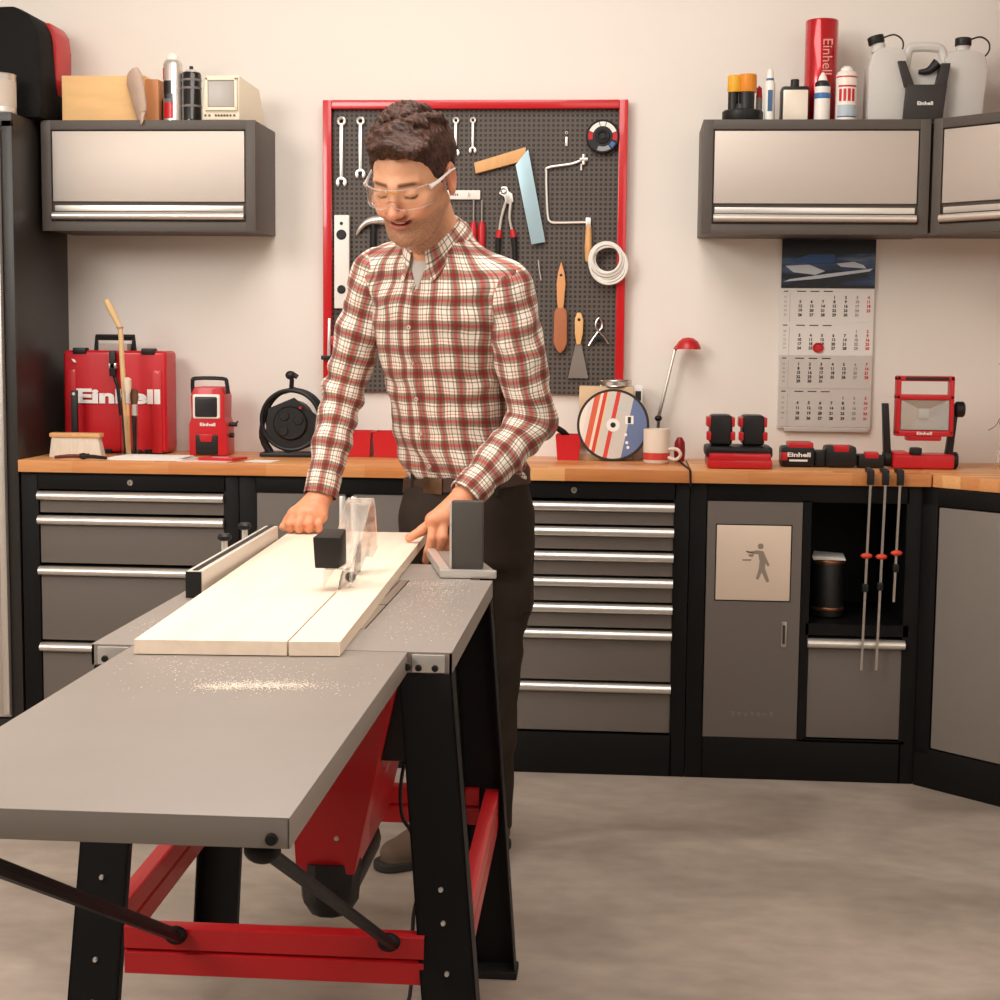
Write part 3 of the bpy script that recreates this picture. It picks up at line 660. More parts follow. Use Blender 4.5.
pale = mat('calendar_sheet', (232, 227, 220), .85, var=.01); pale2 = mat('calendar_sheet_darker', (206, 198, 190), .85, var=.01)  # second tone is darker, for the lower two sheets
for i, (z1, z0, start, nd, wk) in enumerate(months):
    b = MB(pale if i < 2 else pale2, ink, redink, mat('weekday_grey', (150, 144, 138), .8)); b.box(CX0+.001, CX1-.001, W-.0135-.0006*i, W-.011, z0, z1+.003)
    yf = W-.0140-.0006*i
    hx = (CX1-CX0-.045)/7
    for k in range(3): b.box(CX0+.052+.042*k, CX0+.080+.042*k, yf-.0003, yf+.0003, z1-.0075, z1-.0045, mi=1)
    b.box(CX0+.010, CX0+.024, yf-.0003, yf+.0003, z1-.0075, z1-.0045, mi=1)
    b.box(CX0+.030, CX0+.0307, yf-.0003, yf+.0003, z0+.002, z1-.012, mi=3)
    rows = {}
    for d in range(1, nd+1):
        q = d-1+start; c, r = q % 7, q//7
        rows.setdefault(c, []).append((r, d))
    rh = (z1-z0-.020)/6
    for c, l in rows.items():
        for r, d in l:
            b.text(str(d), .0125, FACE(CX0+.045+hx*(c+.5), yf-.0002, z1-.018-rh*(r+.5)), mi=2 if c == 6 else (3 if c == 5 else 1), ext=.0002, off=.0005)
    for r in range(5): b.text(str(wk+r), .009, FACE(CX0+.016, yf-.0002, z1-.018-rh*(r+.5)), mi=3, ext=.0002)
    b.out('month_sheet', t)
b = MB(redm, clearp, redink); b.torus((2.455, W-.0185, 1.293), .013, .0035, seg=20, ss=6, sx=1.1); b.box(2.443, 2.467, W-.0185, W-.017, 1.286, 1.300, .001, mi=2); b.out('date_marker', t)

# ---------------------------------------------------------------- on the worktop, left
def brand(b, x, y, z, w, mi, h=None, bold=.03, rot=None):
    size = (h or w*.26)/.72
    b.text('Einhell', size, FACE(x, y, z) if rot is None else rot, mi=mi, ext=.0006, off=size*bold, width=w)
t = thing('tool_case', (.19, .33, ZT), 'large red plastic tool case standing against the wall at the left', 'tool case')
TY = .29
b = MB(redm)
b.box(.034, .374, TY, TY+.12, ZT+.004, 1.262, .016, seg=3)
b.box(.048, .078, TY-.004, TY+.1, ZT+.004, 1.20, .004); b.box(.325, .36, TY-.004, TY+.1, ZT+.004, 1.20, .004)
sh = b.out('shell', t)
b = MB(blk)
b.tube([(.130, TY+.05, 1.255), (.130, TY+.05, 1.304), (.252, TY+.05, 1.304), (.252, TY+.05, 1.255)], .011, 4); b.out('handle', t)
b = MB(mat('grey_label', (170, 160, 150), .6)); b.box(.145, .240, TY+.02, TY+.08, 1.258, 1.284, .003); b.out('label_plate', t)
for x in (.090, .315):
    b = MB(blk); b.box(x-.022, x+.022, TY-.005, TY+.03, 1.250, 1.270, .004); b.out('latch', t)
for x in (.16, .26, .08, .33):
    b = MB(blk); b.box(x-.03, x+.03, TY-.002, TY+.10, ZT, ZT+.016, .003); b.out('foot', t)
b = MB(wletter, mat('case_label_grey', (214, 190, 186), .5)); brand(b, .216, TY-.0045, 1.113, .275, 0, .044, .045); b.prism([(.064, 1.235), (.074, 1.232), (.08, 1.222), (.07, 1.224)], 'y', TY-.0046, TY-.002); b.out('lettering', t)
# black bar
b = MB(blk, steelb); b.box(.036, .056, .225, .240, ZT, 1.135, .002); b.cyl((.046, .223, 1.124), (.046, .226, 1.124), .005, mi=1)
tag(b.out('black_bar', origin=(.046, .23, ZT)), 'slim black bar with a hole, upright in front of the tool case', 'bar')
# flat wide brush
t = thing('pasting_brush', (.11, .12, ZT), 'wide wallpaper brush with a wooden back standing on pale bristles', 'brush')
b = MB(mat('brush_bristles', (222, 208, 190), .9, bump=.8, bscale=40, stretch=(6, 6, .6), var=.12, vscale=30)); b.hexa([(.018, .105, ZT+.0005), (.185, .105, ZT+.0005), (.185, .15, ZT+.0005), (.018, .15, ZT+.0005)], [(.024, .112, .994), (.172, .112, .994), (.172, .143, .994), (.024, .143, .994)], .001); b.out('bristles', t)
b = MB(beech); b.box(.018, .180, .106, .150, .992, 1.006, .004); b.out('back', t)
# jar with stick and brushes
t = thing('brush_jar', (.205, .17, ZT), 'slim clear jar holding brushes in front of the tool case', 'jar')
b = MB(glassm); b.lathe((.213, .17, ZT), [(.0, .0), (.028, .0), (.028, .13), (.0265, .13), (.0265, .004), (0, .004)], 20); b.out('glass', t)
t = thing('bent_stick', (.19, .17, ZT+.006), 'long pale wooden stick with a bent top, leaning in the jar', 'stick')
b = MB(mat('stick_wood', (222, 186, 136), .6, var=.1)); b.tube([(.212, .166, ZT+.008), (.206, .166, 1.05), (.195, .168, 1.22), (.190, .170, 1.325), (.178, .170, 1.355), (.158, .170, 1.395), (.146, .170, 1.42)], [.007, .008, .008, .008, .009, .0115, .009], 10, smooth=4); b.out('shaft', t)
b = MB(mat('string_grey', (170, 156, 146), .8)); b.torus((.188, .170, 1.335), .0095, .003, 'z', seg=16, ss=6); b.out('string', t)
t = thing('round_brush', (.222, .175, ZT+.006), 'dark-handled paint brush with pale ferrule upright in the jar', 'brush')
b = MB(blk); b.tube([(.228, .18, ZT+.007), (.228, .18, 1.06)], [.006, .009], 10); b.out('handle', t)
b = MB(steelb); b.cyl((.228, .18, 1.06), (.228, .18, 1.095), .010); b.out('ferrule', t)
b = MB(mat('bristle_brown', (110, 74, 52), .8, bump=.5)); b.lathe((.228, .18, 1.095), [(.010, 0), (.014, .02), (.012, .045), (.003, .05)], 14); b.out('bristles', t)
t = thing('paint_brush', (.222, .158, ZT+.006), 'pale-bristled paint brush leaning in the jar beside the stick', 'brush')
b = MB(mat('cream_bristle', (232, 214, 190), .8, bump=.5)); b.lathe((.216, .152, 1.13), [(.008, 0), (.012, .015), (.013, .045), (.004, .05)], 14); b.out('bristles', t)
b = MB(steelb, beech); b.cyl((.216, .152, 1.10), (.216, .152, 1.13), .0085); b.cyl((.218, .158, ZT+.007), (.216, .152, 1.10), .005, mi=1); b.out('handle', t)
t = thing('folding_rod', (.165, .26, ZT), 'dark handled scraper standing against the tool case beside the stick', 'tool')
b = MB(blk, steel); b.tube([(.195, .262, ZT+.003), (.170, .27, 1.15), (.158, .275, 1.18)], .006, 8); b.box(.145, .166, .262, .276, 1.18, 1.262, .004); b.box(.143, .17, .262, .277, 1.205, 1.222, .002, mi=1); b.out('rod', t)
# pliers lying
t = thing('combination_pliers', (.16, .05, ZT), 'open dark pliers lying near the front edge below the wide brush', 'pliers')
b = MB(mat('dark_red_grip', (96, 36, 32), .5), blk)
b.tube([(.075, .0, ZT+.008), (.11, .03, ZT+.010), (.145, .035, ZT+.010), (.165, .05, ZT+.012)], [.005, .006, .006, .006], 8, smooth=3)
b.tube([(.235, .0, ZT+.008), (.19, .02, ZT+.010), (.155, .03, ZT+.010), (.14, .04, ZT+.012)], [.005, .006, .006, .006], 8, smooth=3, mi=1); b.ell((.152, .036, ZT+.010), (.014, .012, .010), mi=1); b.out('handles', t)
# papers
b = MB(paper); b.prism([(.20, .03), (.455, .02), (.47, .14), (.24, .15)], 'z', ZT+.0005, ZT+.005)
for i in range(3): b.prism([(.215+.01*i, .035), (.44+.008*i, .03+.01*i), (.46, .13), (.25, .14)], 'z', ZT+.0055+.002*i, ZT+.007+.002*i)
tag(b.out('paper_stack', origin=(.33, .08, ZT)), 'low stack of white paper sheets left of the radio', 'paper')
b = MB(mat('pink_paper', (236, 200, 192), .8)); b.prism([(.445, -.005), (.60, -.008), (.62, .06), (.47, .06)], 'z', ZT+.0005, ZT+.003)
tag(b.out('pink_sheet', origin=(.53, .02, ZT)), 'pale pink sheet at the worktop edge under the red booklet', 'paper')
b = MB(redm, wletter); b.prism([(.50, .035), (.61, .02), (.64, .09), (.53, .10)], 'z', ZT+.0035, ZT+.012, .001); b.box(.54, .59, .05, .062, ZT+.0118, ZT+.0124, mi=1)
tag(b.out('red_booklet', origin=(.57, .06, ZT)), 'flat red booklet lying in front of the radio', 'booklet')
b = MB(paper); b.prism([(.645, .03), (.73, .02), (.74, .10), (.66, .11)], 'z', ZT+.0005, ZT+.002)
tag(b.out('paper_note', origin=(.69, .06, ZT)), 'small white note lying in front of the black cable reel', 'paper')
# radio
t = thing('jobsite_radio', (.475, .30, ZT), 'small red and black work radio with carry bow beside the red tool case', 'radio')
RY0 = .255
b = MB(redm); b.prism([(.405, ZT+.001), (.53, ZT+.001), (.528, 1.03), (.520, 1.05), (.522, 1.12), (.512, 1.150), (.424, 1.150), (.411, 1.12), (.413, 1.05), (.405, 1.03)], 'y', RY0, RY0+.10, .006); b.out('housing', t)
b = MB(white); b.box(.419, .508, RY0-.006, RY0+.01, 1.048, 1.127, .008, seg=3); fr = b.out('display_frame', t)
b = MB(mat('dark_display', (46, 44, 46), .25)); b.box(.427, .500, RY0-.010, RY0+.004, 1.054, 1.119, .007, seg=3); b.out('display', fr)
b = MB(blk); b.tube([(.412, RY0+.03, 1.128), (.411, RY0+.03, 1.165), (.422, RY0+.03, 1.176), (.510, RY0+.03, 1.176), (.522, RY0+.03, 1.163), (.526, RY0+.03, 1.128)], .0065, 8, smooth=3); b.out('carry_bow', t)
b = MB(blk); b.box(.427, .500, RY0-.005, RY0+.01, ZT+.004, ZT+.068, .006); b.out('speaker_grille', t)
b = MB(redm); b.prism([(.440, ZT+.070), (.486, ZT+.070), (.480, ZT+.045), (.446, ZT+.045)], 'y', RY0-.009, RY0, .002); b.out('catch', t)
b = MB(wletter); brand(b, .467, RY0-.001, 1.030, .05, 0, .010, .03); b.out('lettering', t)
b = MB(blk); b.cyl((.528, RY0+.04, 1.03), (.552, RY0+.04, 1.03), .007); b.cyl((.528, RY0+.04, .995), (.542, RY0+.04, .995), .008); b.tube([(.548, RY0+.04, 1.03), (.556, RY0+.035, 1.04)], .003, 6); b.out('side_knob', t)
# cable reel
t = thing('cable_reel', (.745, .30, ZT), 'black round cable reel with carrying handle, standing on the worktop beside his sleeve', 'cable reel')
RC = (.772, .30, 1.048); 
b = MB(blk)
arms = []
b.torus((RC[0], .262, RC[2]), .094, .007, seg=48, ss=8)
b.torus((RC[0], .335, RC[2]), .094, .006, seg=48, ss=8)
b.out('rim', t)
b = MB(blk, redm)
b.lathe((0, 0, 0), [(.0, -.006), (.088, -.006), (.09, -.002), (.09, .002), (.0, .004)], 6, M=TR(RC[0], .262, RC[2]-.018) @ RX(PI/2) @ RZ(.4))
b.cyl((RC[0], .262, RC[2]), (RC[0], .335, RC[2]), .06, seg=28); b.lathe((0, 0, 0), [(0, -.008), (.05, -.008), (.055, 0)], 28, M=TR(RC[0], .256, RC[2]-.01) @ RX(-PI/2)); 
for k, (a, r) in enumerate(((.4, .03), (2.2, .03), (4.0, .032))): b.cyl((RC[0]+r*math.cos(a), .243, RC[2]-.01+r*math.sin(a)), (RC[0]+r*math.cos(a), .25, RC[2]-.01+r*math.sin(a)), .016, seg=18, ch=.002)
b.cyl((RC[0]+.035, .243, RC[2]+.04), (RC[0]+.035, .256, RC[2]+.04), .004, mi=1); b.out('drum', t)
b = MB(blk); b.box(RC[0]-.10, RC[0]+.09, .25, .35, ZT, ZT+.014, .005); b.tube([(RC[0]-.075, .30, ZT+.01), (RC[0]-.10, .30, ZT+.06), (RC[0]-.096, .30, 1.05), (RC[0]-.06, .30, 1.12), (RC[0], .30, 1.145)], [.014, .012, .007, .007, .008], 8, smooth=3); b.tube([(RC[0]+.075, .30, ZT+.01), (RC[0]+.10, .30, ZT+.06), (RC[0]+.096, .30, 1.05), (RC[0]+.06, .30, 1.12), (RC[0], .30, 1.145)], [.014, .012, .007, .007, .008], 8, smooth=3); b.out('stand', t)
b = MB(blk); b.tube([(RC[0], .27, 1.14), (RC[0]+.004, .262, 1.175), (RC[0]-.002, .258, 1.19)], .0075, 8); b.ell((RC[0], .262, 1.190), (.017, .014, .014)); b.tube([(RC[0]+.004, .262, 1.196), (RC[0]+.022, .262, 1.184)], .008, 8); b.out('handle', t)
# red storage bins behind the man
G = 'small red storage bins on the worktop behind the man'
def sbin(x0, x1, y, h, label, grp=G):
    t = thing('storage_bin', ((x0+x1)/2, y+.05, ZT), label, 'storage bin', grp)
    b = MB(redm); w = .003
    def wall(pb, pt): b.hexa(pb, pt)
    x0b, x1b = x0+.006, x1-.006; yb, ye_ = y+.006, y+.10; z0, z1 = ZT+.001, ZT+h
    b.hexa([(x0b, yb, z0), (x1b, yb, z0), (x1b, ye_, z0), (x0b, ye_, z0)], [(x0b, yb, z0+w), (x1b, yb, z0+w), (x1b, ye_, z0+w), (x0b, ye_, z0+w)])
    A = [(x0b, yb), (x1b, yb), (x1b, ye_), (x0b, ye_)]; B = [(x0, y), (x1, y), (x1, ye_+.004), (x0, ye_+.004)]
    for i in range(4):
        j = (i+1) % 4; c = ((x0+x1)/2, (y+ye_)/2)
        s = lambda p: (p[0]+(c[0]-p[0])*.06, p[1]+(c[1]-p[1])*.06)
        b.hexa([A[i]+(z0,), A[j]+(z0,), s(A[j])+(z0,), s(A[i])+(z0,)], [B[i]+(z1,), B[j]+(z1,), s(B[j])+(z1,), s(B[i])+(z1,)])
    b.out('tray', t); return t
sbin(.925, 1.035, .30, .082, 'red storage bin seen between his sleeve and his waist, left one')
sbin(1.04, 1.15, .30, .082, 'red storage bin touching his waist, right of its twin')
sbin(.868, .922, .30, .060, 'low red storage bin right beside the cable reel, behind his forearm')
# right of man
sbin(1.625, 1.705, .30, .080, 'single red bin holding a black tool, right of his elbow', None)
t = thing('black_hand_tool', (1.65, .33, ZT+.03), 'black handled tool leaning in the single red bin', 'tool')
b = MB(blk); b.tube([(1.685, .35, ZT+.012), (1.66, .335, ZT+.075), (1.625, .31, ZT+.105)], [.009, .011, .009], 10, smooth=3); b.out('handle', t)
t = thing('cardboard_box', (1.80, .42, ZT), 'pale cardboard box leaning behind the grinding disc', 'box')
b = MB(mat('cardboard', (216, 184, 148), .8), paper); b.box(1.697, 1.868, .335, .42, ZT, 1.164, .002); b.box(1.700, 1.865, .3335, .336, ZT+.02, 1.09, mi=1); b.out('carton', t)
b = MB(paper, ink); b.box(1.871, 1.897, .37, .44, ZT, 1.168, .001); b.box(1.875, 1.893, .369, .371, 1.12, 1.15, mi=1); tag(b.out('white_box', origin=(1.885, .40, ZT)), 'narrow white box standing right of the cardboard box', 'box')
b = MB(steel); b.lathe((1.812, .374, 1.1645), [(.044, 0), (.050, 0), (.050, .018), (.044, .018), (.044, 0)], 28); b.torus((1.812, .374, 1.165), .049, .0025, 'z', seg=28, ss=6); b.torus((1.812, .374, 1.182), .049, .0025, 'z', seg=28, ss=6)
tag(b.out('steel_ring', origin=(1.812, .374, 1.164)), 'steel ring lid lying on top of the cardboard box', 'ring')
# disc
def disc_mat():
    m = mat('disc_print', (200, 190, 180), .5)
    nt = m.node_tree; N = nt.nodes; L = nt.links; b = N['Principled BSDF']
    tc = N.new('ShaderNodeTexCoord'); mp = N.new('ShaderNodeMapping'); mp.inputs['Rotation'].default_value = (0, -.20, 0); mp.inputs['Location'].default_value = (.0, 0, 0); L.new(tc.outputs['Object'], mp.inputs[0])
    sp = N.new('ShaderNodeSeparateXYZ'); L.new(mp.outputs[0], sp.inputs[0])
    mr = N.new('ShaderNodeMapRange'); mr.inputs[1].default_value = -.112; mr.inputs[2].default_value = .112; L.new(sp.outputs[0], mr.inputs[0])
    r = N.new('ShaderNodeValToRGB'); r.color_ramp.interpolation = 'CONSTANT'; e = r.color_ramp.elements
    st = [(0, (238, 224, 210)), (.1, (224, 214, 204)), (.16, (214, 96, 66)), (.235, (240, 214, 190)), (.275, (206, 66, 52)), (.325, (236, 196, 150)), (.345, (208, 200, 188)), (.45, (212, 62, 50)), (.51, (206, 198, 188)), (.70, (104, 120, 158))]
    e[0].position = 0; e[0].color = lin(st[0][1])+(1,); e[1].position = st[1][0]; e[1].color = lin(st[1][1])+(1,)
    for p_, c in st[2:]: q = e.new(p_); q.color = lin(c)+(1,)
    L.new(mr.outputs[0], r.inputs[0]); L.new(r.outputs[0], b.inputs['Base Color']); return m
t = thing('grinding_disc', (1.812, .365, ZT), 'big round grinding disc with a red, grey and blue label', 'grinding disc')
DC = (1.806, .305, 1.044); DT = TR(*DC) @ RX(-.10)
b = MB(mat('abrasive_dark', (58, 52, 50), .9, bump=.6, bscale=500)); b.lathe((0, 0, 0), [(.018, -.002), (.112, -.002), (.114, 0), (.112, .002), (.018, .002)], 56, M=DT @ RX(PI/2)); b.out('abrasive_rim', t)
b = MB(disc_mat())
b.lathe((0, 0, 0), [(.017, .0026), (.106, .0026), (.106, .0022), (.017, .0022)], 56, M=DT @ RX(PI/2)); q = b.out('label', None, origin=DC); q.parent = t; q.location = V(DC)-wloc(t)
b = MB(white, blk, steelb); b.lathe((0, 0, 0), [(.010, .0032), (.021, .0032), (.021, .0024)], 28, M=DT @ RX(PI/2)); b.lathe((0, 0, 0), [(0, .0034), (.0085, .0034), (.0085, .0024)], 20, mi=1, M=DT @ RX(PI/2)); b.out('hub', t)
b = MB(wletter, ink, mat('pale_print', (190, 205, 205), .5))
b.box(.038, .064, -.0034, -.0024, .004, .030, M=DT); b.box(.046, .056, -.0038, -.003, .006, .026, mi=1, M=DT)
for x, z in ((.022, .068), (.032, .062), (.040, .072), (.026, .054), (.036, .050), (.018, .058)): b.lathe((0, 0, 0), [(0, .0034), (.0045, .0034), (.0045, .0024)], 10, mi=2, M=DT @ TR(x, 0, z) @ RX(PI/2))
for x, z in ((.040, -.03), (.044, -.055), (.048, -.07)): b.lathe((0, 0, 0), [(0, .0034), (.005, .0034), (.005, .0024)], 10, M=DT @ TR(x, 0, z) @ RX(PI/2))
b.out('label_symbols', t)
# desk lamp
t = thing('desk_lamp', (1.945, .42, ZT), 'slim desk lamp with a small red domed shade', 'lamp')
b = MB(blk); b.lathe((1.945, .42, ZT), [(.0, 0), (.045, 0), (.043, .008), (.012, .012), (.01, .04)], 24); b.out('base', t)
b = MB(steel, blk); b.tube([(1.948, .42, ZT+.03), (1.952, .42, 1.07), (2.0, .418, 1.288)], [.006, .006, .0045], 8); b.ell((1.950, .42, 1.062), (.012, .012, .010), mi=1); b.out('pole', t)
b = MB(redp, white)
b.lathe((2.040, .41, 1.284), [(.0, .038), (.018, .035), (.031, .025), (.039, .010), (.041, 0.), (.0395, .0), (.030, .022), (.0, .035)], 28); b.cyl((1.998, .418, 1.282), (2.008, .418, 1.296), .006); b.out('shade', t)
b = MB(white); b.ell((2.04, .41, 1.300), (.014, .014, .014)); b.out('bulb', t)
# mug
t = thing('mug', (1.952, .30, ZT), 'white mug with a red band beside the grinding disc', 'mug')
b = MB(mat('glazed_white', (236, 224, 208), .25, coat=.3), mat('red_glaze', (206, 70, 60), .25, coat=.3))
MX, MY = 1.943, .25
b.lathe((MX, MY, ZT), [(.0, .001), (.038, .001), (.041, .006), (.0415, .045), (.042, .107), (.0395, .107), (.0385, .01), (.0, .008)], 32)
b.lathe((MX, MY, ZT), [(.0417, .012), (.0420, .034), (.0416, .034), (.0413, .012)], 32, mi=1); b.out('cup', t)
b = MB(mat('glazed_white2', (226, 206, 190), .3)); b.tube([(MX+.038, MY-.02, ZT+.045), (MX+.062, MY-.03, ZT+.046), (MX+.074, MY-.034, ZT+.03), (MX+.06, MY-.03, ZT+.014), (MX+.036, MY-.02, ZT+.02)], .0055, 8, smooth=4); b.out('handle', t)
b = MB(mat('dark_red', (150, 22, 30), .4)); b.lathe((2.018, .355, ZT), [(.0, .0), (.016, .0), (.018, .03), (.016, .06), (.008, .075), (.0, .077)], 18); tag(b.out('red_bottle', origin=(2.018, .355, ZT)), 'small dark red bottle behind the mug handle', 'bottle')
b = MB(rub); b.tube([(1.95, .42, ZT+.006), (1.99, .40, ZT+.004), (2.015, .30, ZT+.004), (2.028, .10, ZT+.004), (2.036, -.015, ZT+.0035), (2.038, -.027, ZT-.008), (2.040, -.027, ZB-.01)], .0028, 6, smooth=4)
tag(b.out('lamp_cable', origin=(2.02, .2, ZT)), 'thin black cable running from the lamp over the worktop edge', 'cable')
# charger
t = thing('battery_charger', (2.205, .20, ZT), 'red and black double battery charger on the worktop', 'charger')
b = MB(redm); b.box(2.108, 2.300, .06, .26, ZT+.001, ZT+.030, .008); b.box(2.112, 2.296, .058, .10, ZT+.026, ZT+.046, .006); b.out('base', t)
b = MB(blk); b.box(2.104, 2.304, .10, .27, ZT+.030, ZT+.064, .010); b.box(2.118, 2.290, .09, .12, ZT+.044, ZT+.06, .004); b.out('dock', t)
G = 'battery packs in the double charger'
def pack(x, lab):
    q = thing('battery_pack', (x, .19, ZT+.062), lab, 'battery pack', G)
    b = MB(blk); b.box(x-.034, x+.034, .125, .235, ZT+.066, ZT+.158, .014, seg=3); b.out('case', q)
    for sx in (-1, 1):
        b = MB(redm); b.box(x+sx*.036-.008, x+sx*.036+.006, .12, .15, ZT+.082, ZT+.108, .003); b.out('side_button', q)
        b = MB(redm); b.box(x+sx*.035-.009, x+sx*.035+.006, .13, .21, ZT+.122, ZT+.152, .005); b.out('corner_guard', q)
pack(2.150, 'black battery pack with red corners in the left bay of the charger'); pack(2.247, 'black battery pack with red corners in the right bay of the charger')
t = thing('battery_pack', (2.37, .22, ZT), 'lying battery pack with silver lettering right of the charger', 'battery pack')
b = MB(blk); b.box(2.322, 2.422, .17, .27, ZT+.001, ZT+.062, .010); b.out('case', t)
b = MB(redm); b.box(2.342, 2.418, .172, .265, ZT+.055, ZT+.076, .006); b.box(2.32, 2.34, .167, .2, ZT+.02, ZT+.045, .004); b.out('cover', t)
b = MB(wletter); b.text('Einhell', .018, FACE(2.374, .1695, ZT+.038), ext=.0006, off=.0006, width=.07); b.box(2.345, 2.40, .1692, .171, ZT+.018, ZT+.024); b.out('lettering', t)
t = thing('battery_pack', (2.47, .22, ZT), 'lying black battery pack with a red button, middle of the three on the worktop', 'battery pack')
b = MB(blk); b.box(2.424, 2.458, .185, .26, ZT+.001, ZT+.050, .006); b.box(2.455, 2.548, .17, .27, ZT+.001, ZT+.066, .012); b.out('case', t)
b = MB(redm); b.box(2.478, 2.525, .168, .20, ZT+.048, ZT+.070, .005); b.out('button', t)
t = thing('battery_pack', (2.60, .22, ZT), 'small black battery pack with red top, next to the work light', 'battery pack')
b = MB(blk); b.box(2.562, 2.640, .17, .26, ZT+.001, ZT+.040, .008); b.out('case', t)
b = MB(redm); b.box(2.580, 2.622, .168, .21, ZT+.030, ZT+.050, .005); b.out('button', t)
# work light
t = thing('work_light', (2.75, .22, ZT), 'red and black LED work light with handle at the right end', 'work light')
LY = .16
b = MB(redm); b.box(2.672, 2.855, LY, LY+.10, ZT+.001, ZT+.046, .010, seg=3); b.box(2.672, 2.72, LY, LY+.10, ZT+.04, ZT+.052, .005); b.out('foot', t)
b = MB(blk); b.cyl((2.852, LY+.05, ZT+.026), (2.872, LY+.05, ZT+.026), .026, ch=.004); b.out('end_cap', t)
b = MB(blk); b.cyl((2.648, LY+.05, ZT+.03), (2.674, LY+.05, ZT+.03), .026, ch=.004); b.out('end_cap', t)
b = MB(blk); b.box(2.722, 2.756, LY-.004, LY+.03, ZT+.044, ZT+.066, .005); b.out('switch', t)
for sx, x, x2 in ((-1, 2.660, 2.648), (1, 2.842, 2.858)):
    b = MB(blk); b.hexa([(x-.011, LY+.03, ZT+.03), (x+.011, LY+.03, ZT+.03), (x+.011, LY+.06, ZT+.03), (x-.011, LY+.06, ZT+.03)], [(x2-.010, LY+.03, 1.128), (x2+.010, LY+.03, 1.128), (x2+.010, LY+.05, 1.128), (x2-.010, LY+.05, 1.128)], .003); b.out('arm', t)
b = MB(blk); b.cyl((2.856, LY+.035, 1.112), (2.884, LY+.035, 1.112), .024, seg=12, ch=.004); b.out('tilt_knob', t)
b = MB(redm)
for q in ((2.676, 2.690, 1.035, 1.212), (2.834, 2.848, 1.035, 1.212), (2.676, 2.848, 1.140, 1.156), (2.676, 2.848, 1.030, 1.048), (2.676, 2.848, 1.196, 1.212)): b.box(q[0], q[1], LY+.005, LY+.05, q[2], q[3], .004)
b.box(2.684, 2.84, LY+.035, LY+.055, 1.036, 1.15, .003); b.box(2.71, 2.815, LY+.01, LY+.05, 1.016, 1.034, .006); hd = b.out('head', t)
b = MB(mat('dark_grip', (50, 34, 28), .6)); b.box(2.700, 2.830, LY+.003, LY+.052, 1.199, 1.2095, .003); b.out('grip', hd)
b = MB(steelb)
x0, x1, z0, z1 = 2.691, 2.833, 1.050, 1.139; cx, cz, w, h = 2.762, 1.098, .018, .016
O = [(x0, z0), (x1, z0), (x1, z1), (x0, z1)]; I = [(cx-w, cz-h), (cx+w, cz-h), (cx+w, cz+h), (cx-w, cz+h)]
vo = [b.bm.verts.new((x, LY+.007, z)) for x, z in O]; vi = [b.bm.verts.new((x, LY+.030, z)) for x, z in I]; vb = [b.bm.verts.new((x, LY+.036, z)) for x, z in O]
for i in range(4): j = (i+1) % 4; b.bm.faces.new((vo[i], vo[j], vi[j], vi[i])); b.bm.faces.new((vo[j], vo[i], vb[i], vb[j]))
b.bm.faces.new(vi); b.bm.faces.new(vb[::-1]); b.out('reflector', hd, sharp=.2)
b = MB(white); b.box(cx-.015, cx+.015, LY+.024, LY+.029, cz-.013, cz+.013, .001); b.out('led', hd)
b = MB(glassm); b.box(x0, x1, LY+.004, LY+.006, z0, z1); b.out('lens', hd)
b = MB(wletter); b.text('Einhell', .012, FACE(2.762, LY+.0042, 1.039), ext=.0005, off=.0003, width=.045); b.out('lettering', hd)
# glass vase at far right
t = thing('glass_vase', (3.03, .30, ZT), 'clear glass vase with a thin dry twig, cut by the right edge', 'vase')
b = MB(glassm); b.lathe((3.035, .30, ZT), [(0, 0), (.042, .0), (.044, .02), (.038, .05), (.025, .09), (.022, .115), (.024, .118), (.0225, .09), (.035, .05), (.041, .022), (0, .004)], 28); b.out('vessel', t)
b = MB(mat('twig', (150, 138, 124), .8)); b.tube([(3.035, .30, ZT+.02), (3.03, .30, 1.06), (3.012, .30, 1.15), (3.004, .30, 1.235), (2.988, .30, 1.25)], [.002, .002, .0018, .0015, .001], 6, smooth=3); b.tube([(3.03, .30, 1.06), (3.0, .29, 1.085), (2.985, .29, 1.06), (2.96, .28, 1.045)], .0015, 5, smooth=3); b.ell((3.004, .295, 1.068), (.008, .006, .010)); b.out('twig', t)
b = MB(mat('vase_filling', (120, 112, 104), .8, bump=.8)); b.lathe((3.035, .30, ZT+.0045), [(0, 0), (.039, .0), (.0405, .016), (0, .018)], 24); b.out('gravel', t)
